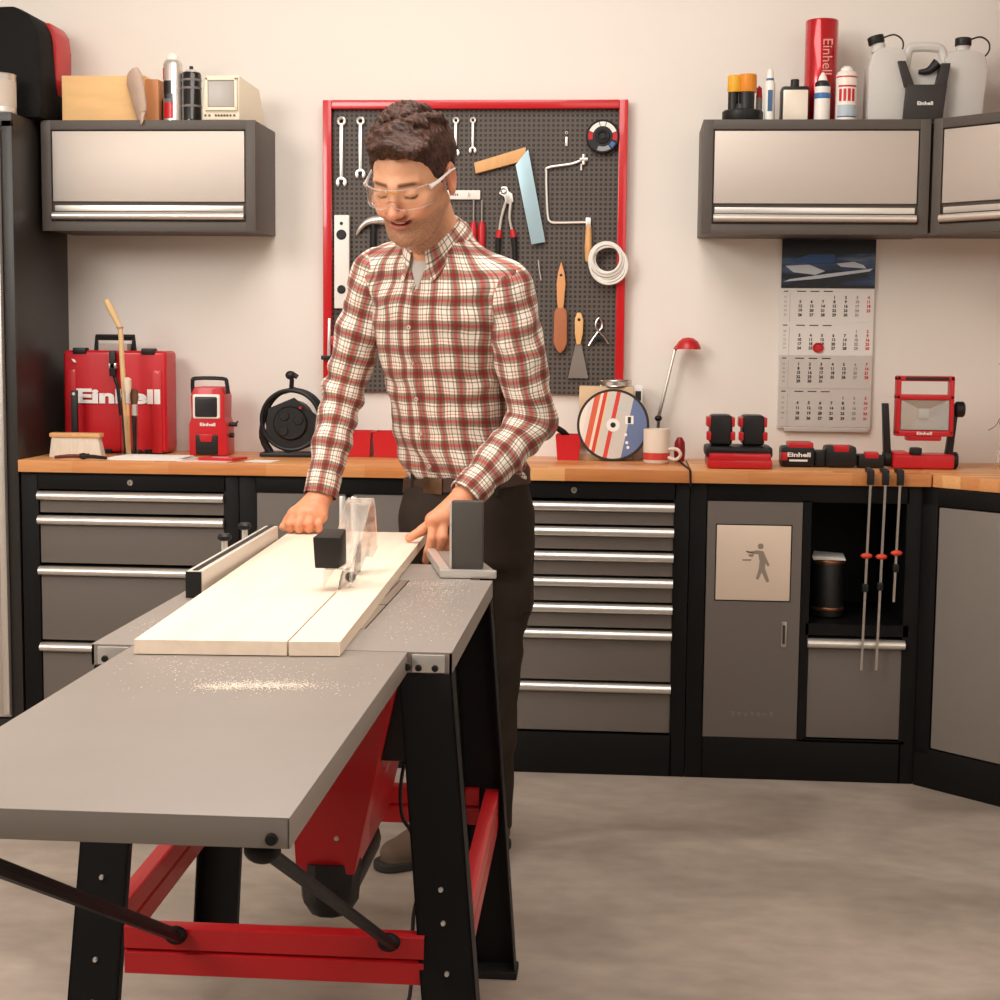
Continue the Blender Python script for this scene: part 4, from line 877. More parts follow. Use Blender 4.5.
# bar clamps on the worktop edge
G = 'bar clamps hanging from the worktop edge'
for x, zb_, zr, lab, zk in ((2.557, .349, .690, 'left of the three bar clamps, long steel rod', .595), (2.600, .350, .688, 'middle of the three bar clamps, long steel rod', .600), (2.642, .555, .700, 'right bar clamp, the short one', .655)):
    t = thing('bar_clamp', (x, -.035, zb_), lab, 'clamp', G)
    dx = -.006 if zk < .65 else -.004
    yy = -.040
    b = MB(steel); b.hexa([(x+dx-.0035, yy, zb_), (x+dx+.0035, yy, zb_), (x+dx+.0035, yy+.004, zb_), (x+dx-.0035, yy+.004, zb_)], [(x+.0, yy, ZT+.012), (x+.007, yy, ZT+.012), (x+.007, yy+.004, ZT+.012), (x, yy+.004, ZT+.012)]); b.out('rod', t)
    b = MB(blk); b.box(x-.007, x+.013, yy-.006, yy+.010, ZT-.032, ZT+.012, .003); b.box(x-.005, x+.011, yy, .03, ZT+.001, ZT+.014, .003); b.out('fixed_jaw', t)
    b = MB(blk); b.box(x+dx/2-.008, x+dx/2+.009, yy-.006, yy+.012, zk-.012, zk+.012, .003); b.cyl((x+dx/2, yy, zk-.004), (x+dx/2, yy, zk+.006), .009, seg=12); b.out('sliding_jaw', t)
    b = MB(mat('orange_red', (222, 70, 50), .45)); b.ell((x+dx/2+.001, yy-.002, zr), (.017, .010, .0085)); b.out('release_button', t)

# ---------------------------------------------------------------- on top of the cabinets
t = thing('instrument_case', (-.07, .25, 1.974), 'tall rounded black case with a red side on top of the tall cabinet', 'case')
b = MB(mat('case_black', (17, 16, 16), .7, bump=.3, bscale=120, spec=.2)); b.prism([(-.34, 1.974), (.032, 1.974), (.036, 2.02), (.022, 2.25), (.0, 2.290), (-.05, 2.315), (-.2, 2.31), (-.30, 2.28), (-.34, 2.2)], 'y', .14, .37, .02); b.out('shell', t)
b = MB(redm); b.prism([(-.02, 2.0), (.032, 2.0), (.036, 2.21), (.030, 2.262), (.012, 2.290), (-.02, 2.29)], 'y', .28, .42, .01); b.out('side_panel', t)
t = thing('paint_tin', (-.04, .06, 1.974), 'silver tin at the left edge on top of the tall cabinet', 'tin')
b = MB(steelb, mat('tin_label', (200, 186, 170), .6)); b.lathe((-.066, .06, 1.974), [(.0, 0), (.05, 0), (.052, .004), (.05, .006), (.05, .114), (.052, .118), (.048, .12), (.0, .118)], 30); b.lathe((-.066, .06, 1.974), [(.0504, .02), (.0506, .098), (.0503, .098)], 30, mi=1); b.out('can', t)
t = thing('wooden_crate', (.2, .27, UT), 'light wooden block box on the left wall cabinet', 'box')
b = MB(wood_mat('crate_pine', (236, 190, 130), (3, 14, 14)), mat('crate_end', (206, 140, 92), .6)); b.box(.066, .33, .235, .38, UT+.001, 2.118, .002); b.box(.33, .372, .245, .38, UT+.001, 2.108, .003, mi=1); b.out('box_body', t)
t = thing('cloth_bag', (.33, .21, UT), 'small grey mesh bag hanging over the wooden box', 'bag')
b = MB(mat('bag_cloth', (196, 170, 152), .9, bump=.8, bscale=60, var=.15, vscale=30)); b.tube([(.300, .214, 2.124), (.308, .208, 2.10), (.318, .205, 2.06), (.326, .203, 2.02), (.332, .200, 1.992), (.335, .190, 1.980), (.337, .180, 1.962)], [.030, .042, .038, .034, .026, .014, .006], 18, smooth=5, flat=.42); b.out('sack', t)
b = MB(mat('brown_dark', (60, 40, 34), .6)); b.lathe((.385, .29, UT+.0), [(0, 0), (.014, 0), (.014, .07), (.01, .08), (0, .08)], 14); tag(b.out('small_bottle', origin=(.385, .29, UT)), 'small brown bottle squeezed between wooden box and silver spray can', 'bottle')
t = thing('spray_can', (.415, .25, UT), 'tall silver spray can with black and red print, left wall cabinet', 'spray can')
b = MB(mat('can_silver', (222, 214, 206), .28, .7)); b.lathe((.417, .25, UT), [(.0, 0), (.030, 0), (.031, .005), (.030, .008), (.030, .175), (.026, .186), (.022, .19)], 28); b.out('can_body', t)
b = MB(redm, blk, mat('print_grey', (110, 108, 110), .5)); 
for m_i, z0, z1, a0, a1 in ((0, .01, .058, -2.5, -1.3), (1, .07, .125, -2.5, -1.5), (2, .058, .085, -2.4, -1.3), (0, .13, .165, -2.9, -2.4)):
    n = 8; pr = [(.417+.0306*math.cos(a0+(a1-a0)*i/n), .25+.0306*math.sin(a0+(a1-a0)*i/n)) for i in range(n+1)]+[(.417+.0296*math.cos(a1-(a1-a0)*i/n), .25+.0296*math.sin(a1-(a1-a0)*i/n)) for i in range(n+1)]
    b.prism(pr, 'z', UT+z0, UT+z1, mi=m_i)
b.out('print', t)
b = MB(white); b.lathe((.417, .25, UT+.188), [(.021, 0), (.020, .012), (.012, .022), (.006, .026), (0, .026)], 20); b.out('cap', t)
t = thing('spray_can', (.475, .25, UT), 'black spray can with a steel collar beside the tall silver one', 'spray can')
b = MB(mat('black_gloss', (30, 28, 28), .2, .3, coat=.4), mat('faint_print', (120, 110, 104), .5)); b.lathe((.476, .25, UT), [(.0, 0), (.031, 0), (.032, .004), (.031, .008), (.031, .145), (.028, .152)], 28)
for z in (.10, .125, .045): b.lathe((.476, .25, UT+z), [(.0312, 0), (.0315, .002), (.0315, .005), (.0312, .007)], 28, mi=1)
b.out('can_body', t)
b = MB(steelb, blk); b.lathe((.476, .25, UT+.150), [(.026, 0), (.022, .008), (.012, .012)], 24); b.cyl((.476, .25, UT+.16), (.476, .25, UT+.172), .006, mi=1); b.out('cap', t)
t = thing('retro_television', (.585, .27, UT), 'tiny cream toy television with a grey screen on the left wall cabinet', 'toy television')
b = MB(cream)
b.hexa([(.522, .20, UT+.001), (.640, .20, UT+.001), (.685, .37, UT+.001), (.545, .37, UT+.001)], [(.530, .20, 2.112), (.640, .20, 2.112), (.668, .35, 2.092), (.56, .35, 2.092)], .006); b.out('casing', t)
b = MB(mat('screen_grey', (168, 160, 152), .3)); b.box(.542, .627, .1935, .204, 2.014, 2.096, .012, seg=3); b.out('screen', t)
b = MB(cream)
for q in ((.534, .543, 2.008, 2.104), (.626, .635, 2.008, 2.104), (.534, .635, 2.095, 2.104), (.534, .635, 2.004, 2.014)): b.box(q[0], q[1], .190, .203, q[2], q[3], .002)
b.out('screen_frame', t)
b = MB(mat('brown_button', (96, 70, 50), .5))
for x in (.533, .546, .566, .575, .584, .593, .602, .612, .624): b.cyl((x, .197, 1.990), (x, .202, 1.990), .0035, seg=10)
b.out('button_row', t)

def lidcan(x, y, r, h, m, label, nm='tin', cat='tin'):
    b = MB(m); b.lathe((x, y, UT), [(0, 0), (r-.001, 0), (r, .002), (r, h-.003), (r-.002, h), (0, h)], 28); o = b.out(nm, origin=(x, y, UT)); tag(o, label, cat); return o
t = thing('hole_saw_set', (2.18, .26, UT), 'stack of black round holders with yellow-orange caps on the right wall cabinet', 'holder set')
b = MB(blk); b.lathe((2.185, .27, UT), [(0, 0), (.060, 0), (.062, .003), (.062, .030), (.058, .034), (.034, .036), (.034, .05)], 30); b.cyl((2.155, .26, UT+.03), (2.155, .26, UT+.085), .016); b.cyl((2.195, .255, UT+.03), (2.195, .255, UT+.085), .024); b.out('holder', t)
b = MB(mat('yellow_cap', (232, 172, 44), .4)); b.lathe((2.160, .262, UT+.085), [(0, 0), (.022, 0), (.023, .002), (.023, .046), (.021, .048), (0, .048)], 24, mi=0); b.out('cap', t)
b = MB(mat('orange_cap', (228, 140, 40), .4)); b.lathe((2.198, .258, UT+.085), [(0, 0), (.026, 0), (.027, .002), (.027, .048), (.025, .05), (0, .05)], 24); b.out('cap', t)
t = thing('glue_tube', (2.232, .30, UT), 'thin tube with a red cap behind the orange-capped holders', 'tube')
b = MB(mat('tube_grey', (150, 144, 138), .4)); b.lathe((2.236, .30, UT), [(0, 0), (.010, 0), (.010, .075), (0, .075)], 14); b.out('barrel', t)
b = MB(redm); b.lathe((2.236, .30, UT+.073), [(0.0, 0), (.010, .002), (.008, .03), (.002, .036)], 14); b.out('cap', t)
t = thing('sealant_syringe', (2.265, .26, UT), 'slim white sealant tube with blue print beside the red-capped tube', 'tube')
b = MB(white, mat('print_blue', (70, 100, 140), .5)); b.lathe((2.265, .26, UT), [(0, 0), (.016, 0), (.016, .11), (.011, .118), (.009, .145), (.006, .15), (.0, .15)], 18); b.box(2.258, 2.272, .2435, .245, UT+.03, UT+.09, mi=1); b.lathe((2.265, .26, UT+.118), [(.0116, 0), (.0112, .006)], 16, mi=1); b.out('barrel', t)
t = thing('flask', (2.34, .26, UT), 'flat white square bottle with a black screw cap, left of the red thermos', 'bottle')
b = MB(blk); b.box(2.298, 2.382, .232, .30, UT+.001, UT+.100, .010); b.out('shoulder', t)
b = MB(mat('pale_label', (232, 220, 202), .35, .2)); b.box(2.303, 2.377, .226, .236, UT+.002, UT+.088, .003); b.out('label', t)
b = MB(blk); b.cyl((2.340, .265, UT+.098), (2.340, .265, UT+.122), .013, ch=.002); b.out('cap', t)
t = thing('thermos', (2.42, .33, UT), 'tall glossy red cylinder flask standing at the back of the right wall cabinet', 'flask')
b = MB(mat('red_gloss', (190, 22, 34), .16, .35, coat=.6), mat('dark_inside', (70, 12, 16), .5)); b.lathe((2.425, .34, UT), [(0, 0), (.049, 0), (.050, .004), (.050, .296), (.048, .300), (.043, .300), (.043, .27), (0, .27)], 36); b.out('cylinder', t)
b = MB(mat('faint_pink_print', (226, 150, 140), .4)); b.text('Einhell', .042, TR(2.437, .2893, UT+.19) @ RX(PI/2) @ RZ(-PI/2), ext=.0015, width=.10); b.out('lettering', t)
t = thing('spray_can', (2.418, .24, UT), 'short white and blue spray can in front of the red flask', 'spray can')
b = MB(white); b.lathe((2.420, .235, UT), [(0, 0), (.023, 0), (.0235, .003), (.0235, .095), (.020, .10)], 24); b.out('can_body', t)
b = MB(mat('label_blue', (60, 110, 170), .4), blk); b.lathe((2.420, .235, UT+.062), [(.0238, 0), (.0241, .001), (.0241, .015), (.0238, .016)], 24); b.lathe((2.420, .235, UT+.095), [(.023, 0), (.023, .012), (.016, .018)], 24, mi=1); b.out('label_band', t)
b = MB(white); b.lathe((2.420, .235, UT+.112), [(.015, 0), (.011, .012), (.004, .024), (0, .026)], 18); b.out('cap', t)
t = thing('spray_can', (2.49, .25, UT), 'white spray can with red lettering between red flask and canister', 'spray can')
b = MB(mat('can_white', (236, 226, 216), .35)); b.lathe((2.493, .25, UT), [(0, 0), (.032, 0), (.033, .004), (.032, .008), (.032, .130), (.026, .140), (.02, .142)], 28); b.out('can_body', t)
b = MB(redm, mat('pale_blue_print', (180, 192, 200), .5), mat('print_blue', (70, 100, 140), .5))
def band(cx, cy, r, z0, z1, a0, a1, mi):
    n = 8; pr = [(cx+(r+.0006)*math.cos(a0+(a1-a0)*i/n), cy+(r+.0006)*math.sin(a0+(a1-a0)*i/n)) for i in range(n+1)]+[(cx+(r-.0004)*math.cos(a1-(a1-a0)*i/n), cy+(r-.0004)*math.sin(a1-(a1-a0)*i/n)) for i in range(n+1)]
    b.prism(pr, 'z', UT+z0, UT+z1, mi=mi)
for i in range(4): band(2.493, .25, .032, .055, .09, -2.4+.42*i, -2.12+.42*i, 0)
band(2.493, .25, .032, .095, .10, -2.5, -.6, 0); band(2.493, .25, .032, .122, .126, -3, 0, 0); band(2.493, .25, .032, .015, .045, -2.6, -.5, 1); band(2.493, .25, .032, .010, .014, -2.6, -.5, 2)
b.out('print', t)
b = MB(white); b.lathe((2.493, .25, UT+.138), [(.020, 0), (.018, .012), (.008, .018), (0, .019)], 18); b.out('cap', t)
# canister
def trans_mat(): return mat('milky_plastic', (228, 224, 218), .4, trans=.25, ior=1.4, var=.03)
t = thing('double_canister', (2.70, .30, UT), 'milky twin fuel canister with a black carrier and black caps', 'canister')
b = MB(trans_mat())
b.prism([(2.556, UT+.001), (2.67, UT+.001), (2.67, 2.165), (2.655, 2.180), (2.59, 2.186), (2.566, 2.165), (2.556, 2.13)], 'y', .24, .35, .012)
b.cyl((2.590, .29, 2.175), (2.590, .29, 2.200), .021); b.out('chamber', t)
b = MB(trans_mat()); b.prism([(2.79, UT+.001), (2.90, UT+.001), (2.915, 2.12), (2.905, 2.165), (2.86, 2.182), (2.80, 2.175), (2.785, 2.15)], 'y', .26, .37, .012)
b.cyl((2.846, .31, 2.175), (2.846, .31, 2.196), .021); b.out('chamber', t)
b = MB(trans_mat()); b.box(2.66, 2.80, .26, .35, UT+.001, 2.128, .012); b.tube([(2.675, .30, 2.12), (2.682, .30, 2.18), (2.70, .30, 2.192), (2.77, .30, 2.190), (2.785, .30, 2.17), (2.79, .30, 2.14)], .014, 10, smooth=3); b.out('centre_handle', t)
for (x, y, z, a) in ((2.585, .29, 2.200, .25), (2.846, .31, 2.196, 0)):
    b = MB(blk); b.lathe((0, 0, 0), [(0, 0), (.024, 0), (.025, .003), (.025, .020), (.022, .023), (0, .023)], 16, M=TR(x, y, z) @ RY(-a)); b.tube([(x+.015, y, z+.016), (x+.05, y, z+.026), (x+.075, y, z+.012), (x+.078, y, z-.012), (x+.06, y, z-.032), (x+.03, y, z-.03)], .0025, 6, smooth=4); b.out('cap', t)
b = MB(mat('carrier_black', (50, 44, 41), .5))
b.hexa([(2.660, .215, UT+.001), (2.775, .215, UT+.001), (2.775, .26, UT+.001), (2.660, .26, UT+.001)], [(2.668, .215, 2.075), (2.786, .215, 2.075), (2.786, .26, 2.075), (2.668, .26, 2.075)], .003)
b.hexa([(2.662, .222, 2.07), (2.692, .222, 2.07), (2.692, .26, 2.07), (2.662, .26, 2.07)], [(2.640, .222, 2.142), (2.662, .222, 2.142), (2.662, .26, 2.142), (2.640, .26, 2.142)], .002)
b.hexa([(2.752, .222, 2.07), (2.785, .222, 2.07), (2.785, .26, 2.07), (2.752, .26, 2.07)], [(2.768, .222, 2.135), (2.795, .222, 2.135), (2.795, .26, 2.135), (2.768, .26, 2.135)], .002); b.out('carrier', t)
b = MB(blk); b.tube([(2.705, .25, 2.115), (2.735, .25, 2.118), (2.76, .25, 2.14)], [.006, .011, .016], 10, smooth=3); b.out('spout', t)
b = MB(wletter); b.text('Einhell', .014, FACE(2.722, .2145, 2.022), ext=.0006, off=.0004, width=.046); b.out('lettering', t)
t = thing('fire_extinguisher', (3.0, .25, UT), 'sliver of a tall red cylinder at the right edge on the corner cabinet', 'cylinder')
b = MB(redp); b.lathe((3.035, .23, UT), [(0, 0), (.055, 0), (.057, .004), (.057, .36), (.045, .40), (.02, .42), (0, .42)], 32); b.out('vessel', t)
b = MB(blk); b.cyl((3.035, .23, UT+.42), (3.035, .23, UT+.45), .014); b.out('valve', t)

# nudges along the worktop
def nudge(dx, *labels):
    for o in list(COL.objects):
        if o.parent is None and any(str(o.get('label', '')).startswith(l) for l in labels): o.location.x += dx
nudge(.074, 'slim clear jar', 'long pale wooden stick', 'dark-handled paint brush', 'pale-bristled paint brush')
nudge(.034, 'wide wallpaper brush', 'open dark pliers'); nudge(.05, 'small red and black work radio', 'dark handled scraper'); nudge(.045, 'slim black bar', 'low stack of white', 'pale pink', 'flat red booklet', 'small white note')
nudge(.012, 'black round cable reel'); nudge(-.015, 'red and black double', 'black battery pack with red corners'); nudge(-.016, 'red and black LED'); nudge(-.008, 'small black battery pack')
for o in list(COL.objects):
    if o.parent is None and 'label' in o and abs(wloc(o).z-UT) < .002 and wloc(o).x > 2: o.scale.z = 1.055

# ---------------------------------------------------------------- the man: signed-distance sculpting
A = lambda *a: np.array(a, dtype=np.float64)
def nrm(v): return v/np.linalg.norm(v)
def cone(P, a, b, ra, rb):
    a = np.asarray(a, float); b = np.asarray(b, float); ab = b-a
    t = np.clip(((P-a)@ab)/(ab@ab), 0, 1); return np.linalg.norm(P-a-t[:, None]*ab, axis=1)-(ra+(rb-ra)*t)
def chain(P, pts, rs, k=.004):
    d = None
    for i in range(len(pts)-1):
        e = cone(P, pts[i], pts[i+1], rs[i], rs[i+1]); d = e if d is None else smin(d, e, k)
    return d
def ell(P, c, r):
    q = P-np.asarray(c); r = np.asarray(r); k0 = np.linalg.norm(q/r, axis=1)+1e-9; k1 = np.linalg.norm(q/(r*r), axis=1)+1e-9
    return k0*(k0-1)/k1
def smin(a, b, k):
    h = np.clip(.5+.5*(b-a)/k, 0, 1); return b*(1-h)+a*h-k*h*(1-h)
def smax(a, b, k): return -smin(-a, -b, k)
def fbm(P, s, seed=0):
    r = np.random.RandomState(seed); o = np.zeros(len(P)); amp = 1.
    for i in range(3):
        for j in range(3):
            w = r.normal(size=3); w /= np.linalg.norm(w); o += amp*np.sin(P@(w*s*(1+.35*j))+r.uniform(0, 6.28)); 
        s *= 1.9; amp *= .5
    return o/4.
def mesh_sdf(fn, lo, hi, h, groups=None):
    """surface nets on a sparse block grid"""
    lo = np.array(lo, float); n = np.ceil((np.array(hi)-lo)/h).astype(int)+1; B = 10
    nb = np.ceil(n/B).astype(int); D = np.ones(nb*B, dtype=np.float32)
    ii = np.stack(np.meshgrid(*[np.arange(k) for k in nb], indexing='ij'), -1).reshape(-1, 3)
    cen = lo+(ii*B+B/2-.5)*h; dc = fn(cen); lim = B*h*.87*1.25+.006
    loc = np.stack(np.meshgrid(*[np.arange(B)]*3, indexing='ij'), -1).reshape(-1, 3)
    act = np.abs(dc) < lim
    for i, v in zip(ii[~act], dc[~act]):
        if v < 0: D[i[0]*B:i[0]*B+B, i[1]*B:i[1]*B+B, i[2]*B:i[2]*B+B] = -1
    ia = ii[act]; step = 60
    for s in range(0, len(ia), step):
        c = ia[s:s+step]; P = (lo+((c*B)[:, None, :]+loc[None])*h).reshape(-1, 3); v = fn(P).reshape(len(c), B, B, B)
        for k, i in enumerate(c): D[i[0]*B:i[0]*B+B, i[1]*B:i[1]*B+B, i[2]*B:i[2]*B+B] = v[k]
    S = D < 0
    sh = [(a, b, c) for a in (0, 1) for b in (0, 1) for c in (0, 1)]
    N = np.array(D.shape)-1
    cnt = np.zeros(N, dtype=np.int8)
    for a, b, c in sh: cnt += S[a:a+N[0], b:b+N[1], c:c+N[2]]
    cells = np.argwhere((cnt > 0) & (cnt < 8))
    idx = -np.ones(N, dtype=np.int32); idx[tuple(cells.T)] = np.arange(len(cells))
    pos = np.zeros((len(cells), 3)); num = np.zeros(len(cells))
    for a in sh:
        for ax in range(3):
            if a[ax]: continue
            b = list(a); b[ax] = 1
            va = D[tuple((cells+a).T)]; vb = D[tuple((cells+b).T)]; m = (va < 0) != (vb < 0)
            t = np.where(m, va/np.where(m, va-vb, 1), 0); t = np.clip(t, 0, 1)
            p = np.array(a)[None]+t[:, None]*(np.array(b)-np.array(a)); pos += np.where(m[:, None], p, 0); num += m
    pos = lo+(cells+pos/num[:, None])*h
    quads = []
    for ax in range(3):
        u, v = (ax+1) % 3, (ax+2) % 3
        s0 = [slice(None)]*3; s1 = [slice(None)]*3; s0[ax] = slice(0, -1); s1[ax] = slice(1, None)
        e = np.argwhere(S[tuple(s0)] != S[tuple(s1)])
        e = e[(e[:, u] > 0) & (e[:, v] > 0) & (e[:, u] < N[u]) & (e[:, v] < N[v])]
        du = np.zeros(3, int); du[u] = 1; dv = np.zeros(3, int); dv[v] = 1
        q = np.stack([idx[tuple((e-du-dv).T)], idx[tuple((e-dv).T)], idx[tuple(e.T)], idx[tuple((e-du).T)]], 1)
        fl = ~S[tuple(e.T)]
        q[fl] = q[fl][:, ::-1]; quads.append(q)
    return pos, np.concatenate(quads)
def sdf_obj(name, fn, lo, hi, h, mats, parent=None, origin=(0, 0, 0), smooth=1, matfn=None):
    pos, q = mesh_sdf(fn, lo, hi, h)
    q = q[(q >= 0).all(1)]
    for _ in range(smooth):            # light relaxation
        acc = np.zeros_like(pos); c = np.zeros(len(pos))
        for a, b in ((0, 1), (1, 2), (2, 3), (3, 0)):
            np.add.at(acc, q[:, a], pos[q[:, b]]); np.add.at(c, q[:, a], 1); np.add.at(acc, q[:, b], pos[q[:, a]]); np.add.at(c, q[:, b], 1)
        pos = np.where(c[:, None] > 0, .5*pos+.5*acc/np.maximum(c, 1)[:, None], pos)
    me = bpy.data.meshes.new(name); me.vertices.add(len(pos)); me.vertices.foreach_set('co', (pos-np.array(origin)).astype(np.float32).ravel())
    me.loops.add(len(q)*4); me.loops.foreach_set('vertex_index', q.astype(np.int32).ravel())
    me.polygons.add(len(q)); me.polygons.foreach_set('loop_start', np.arange(0, len(q)*4, 4, dtype=np.int32)); me.polygons.foreach_set('loop_total', np.full(len(q), 4, dtype=np.int32))
    me.update(calc_edges=True)
    for m in mats: me.materials.append(m)
    me.polygons.foreach_set('use_smooth', np.ones(len(q), dtype=bool))
    if matfn is not None: me.polygons.foreach_set('material_index', matfn(pos[q].mean(1)).astype(np.int32))
    o = bpy.data.objects.new(name, me); COL.objects.link(o)
    if parent is None: o.location = origin
    else: o.parent = parent
    return o, pos, q
def set_vec(me, name, arr):
    at = me.attributes.new(name, 'FLOAT_VECTOR', 'POINT'); at.data.foreach_set('vector', np.ascontiguousarray(arr, dtype=np.float32).ravel())
def set_col(me, name, arr):
    at = me.color_attributes.new(name, 'FLOAT_COLOR', 'POINT'); at.data.foreach_set('color', np.ascontiguousarray(np.concatenate([arr, np.ones((len(arr), 1))], 1), dtype=np.float32).ravel())

OR = (1.44, -.80, 0)
# --- frames
HS = 1.155                                             # head scale
hy, hp = math.radians(17), math.radians(29)
f0 = A(-math.sin(hy), -math.cos(hy), 0); HL = A(math.cos(hy), -math.sin(hy), 0)
hroll = math.radians(-3)
HF = math.cos(hp)*f0+A(0, 0, -math.sin(hp)); HU = math.cos(hp)*A(0, 0, 1)+math.sin(hp)*f0
HL, HU = HL*math.cos(hroll)+HU*math.sin(hroll), HU*math.cos(hroll)-HL*math.sin(hroll)
HC = A(1.357, -1.11, 1.673)
def tohead(P):
    q = (P-HC)/HS; return np.stack([q@HL, q@(-HF), q@HU], 1)      # x = his left, y = back, z = up
def fromhead(p): p = np.asarray(p, float); return HC+HS*(p[..., 0:1]*HL+p[..., 1:2]*(-HF)+p[..., 2:3]*HU)
th = math.radians(30)
BF = A(-math.sin(th), -math.cos(th), 0); BL = A(math.cos(th), -math.sin(th), 0)

SL, EL, WL = A(1.568, -1.02, 1.428), A(1.626, -.95, 1.115), A(1.478, -1.082, .946)
SR, ER, WR = A(1.240, -.885, 1.466), A(1.152, -.84, 1.178), A(1.110, -.93, .925)

def head_sdf(P):
    Q = tohead(P); ax = np.abs(Q[:, 0]); M = np.stack([ax, Q[:, 1], Q[:, 2]], 1)   # mirrored
    d = ell(Q, (0, .018, .036), (.074, .094, .086))
    d = smin(d, ell(Q, (0, -.028, -.010), (.063, .066, .080)), .02)
    d = smin(d, ell(Q, (0, -.040, -.070), (.047, .045, .040)), .02)
    d = smin(d, cone(M, (.050, .010, -.052), (.024, -.062, -.094), .017, .016), .022)
    d = smin(d, ell(Q, (0, -.076, -.098), (.021, .017, .016)), .016)                 # chin
    d = smin(d, ell(M, (.042, -.062, -.022), (.021, .019, .016)), .014)              # cheekbones
    d = smin(d, cone(M, (.008, -.086, .020), (.042, -.070, .023), .0085, .008), .010)   # brow ridge
    d = smax(d, -ell(M, (.030, -.099, .001), (.017, .0155, .0115)), .008)            # sockets
    d = smin(d, ell(M, (.0305, -.0745, .001), (.0135, .0135, .0125)), .0025)         # lids
    # lower lid crease / cheeks lifted by the smile
    d = smin(d, ell(M, (.033, -.074, -.040), (.017, .016, .014)), .014)
    # nose
    n = cone(Q, (0, -.088, .014), (0, -.111, -.028), .0072, .0086)
    n = smin(n, ell(Q, (0, -.1125, -.0315), (.0095, .0090, .0080)), .008)
    n = smin(n, ell(M, (.0105, -.1015, -.0345), (.0065, .0090, .0065)), .007)
    d = smin(d, n, .010)
    d = smax(d, -ell(M, (.0052, -.107, -.0405), (.0032, .0042, .003)), .003)
    # smile folds
    d = smax(d, -cone(M, (.017, -.101, -.038), (.034, -.086, -.060), .0018, .0018), .006)
    # lips
    zl = -.0625+2.6*ax*ax*3
    up = ell(np.stack([ax, Q[:, 1], Q[:, 2]-9.0*ax*ax], 1), (0, -.0915, -.0515), (.029, .0075, .0032))
    lo = ell(np.stack([ax, Q[:, 1], Q[:, 2]-13.0*ax*ax], 1), (0, -.0905, -.0655), (.024, .0080, .0042))
    d = smin(d, up, .005); d = smin(d, lo, .005)
    mo = ell(np.stack([ax, Q[:, 1], Q[:, 2]-11.0*ax*ax], 1), (0, -.100, -.0585), (.0255, .012, .0036))
    d = smax(d, -mo, .002)
    # ears
    e = ell(M, (.0775, .012, -.004), (.0075, .018, .031)); e = smax(e, -ell(M, (.0850, .009, -.001), (.0075, .0115, .022)), .004)
    e = smin(e, ell(M, (.078, .004, -.030), (.006, .008, .009)), .006); d = smin(d, e, .006)
    return d*HS
NB = A(1.396, -.985, 1.528)
NU = nrm(A(0, 0, .88)+.48*BF)                         # the neck leans forward; collar frame
NF = nrm(BF-NU*(BF@NU))
def neck_sdf(P):
    a = fromhead((0, .022, -.045)); return cone(P, a, NB, .060, .064)
def hand_sdf(P, W_, knk, fingers, thumb, palmr=.018):
    d = None
    for k in knk:
        e = cone(P, W_, k, .0255, palmr); d = e if d is None else smin(d, e, .012)
    for a, b in zip(knk, knk[1:]): d = smin(d, cone(P, a, b, palmr*.92, palmr*.92), .01)
    for pts, r in fingers: d = smin(d, chain(P, pts, [r*1.05, r*.98, r*.9, r*.78], .003), .005)
    pts, r = thumb; d = smin(d, chain(P, pts, [r*1.5, r*1.15, r*1.0, r*.8], .006), .010)
    return d
# his left hand (image right): thumb on the board, fingers down its edge
LK = [A(1.402, -1.150, .898), A(1.424, -1.140, .905), A(1.445, -1.120, .905), A(1.462, -1.098, .900)]
LFing = [([LK[0], A(1.398, -1.165, .858), A(1.390, -1.166, .828), A(1.384, -1.162, .806)], .0098),
         ([LK[1], A(1.422, -1.160, .862), A(1.408, -1.152, .832), A(1.388, -1.145, .818)], .0102),
         ([LK[2], A(1.446, -1.138, .864), A(1.430, -1.130, .833), A(1.404, -1.122, .819)], .0098),
         ([LK[3], A(1.466, -1.112, .866), A(1.452, -1.104, .838), A(1.428, -1.100, .824)], .0086)]
LTh = ([A(1.452, -1.100, .925), A(1.405, -1.125, .900), A(1.375, -1.128, .872), A(1.344, -1.135, .8535)], .0108)
DXL = A(.012, 0, 0); LK = [k+DXL for k in LK]; LFing = [([p+DXL*(1.2 if i else 1) for i, p in enumerate(f)], r*1.14) for f, r in LFing]; LTh = ([p+DXL for p in LTh[0]], LTh[1]*1.1)
LFing = [([LK[i]]+f[0][1:], f[1]) for i, f in enumerate(LFing)]
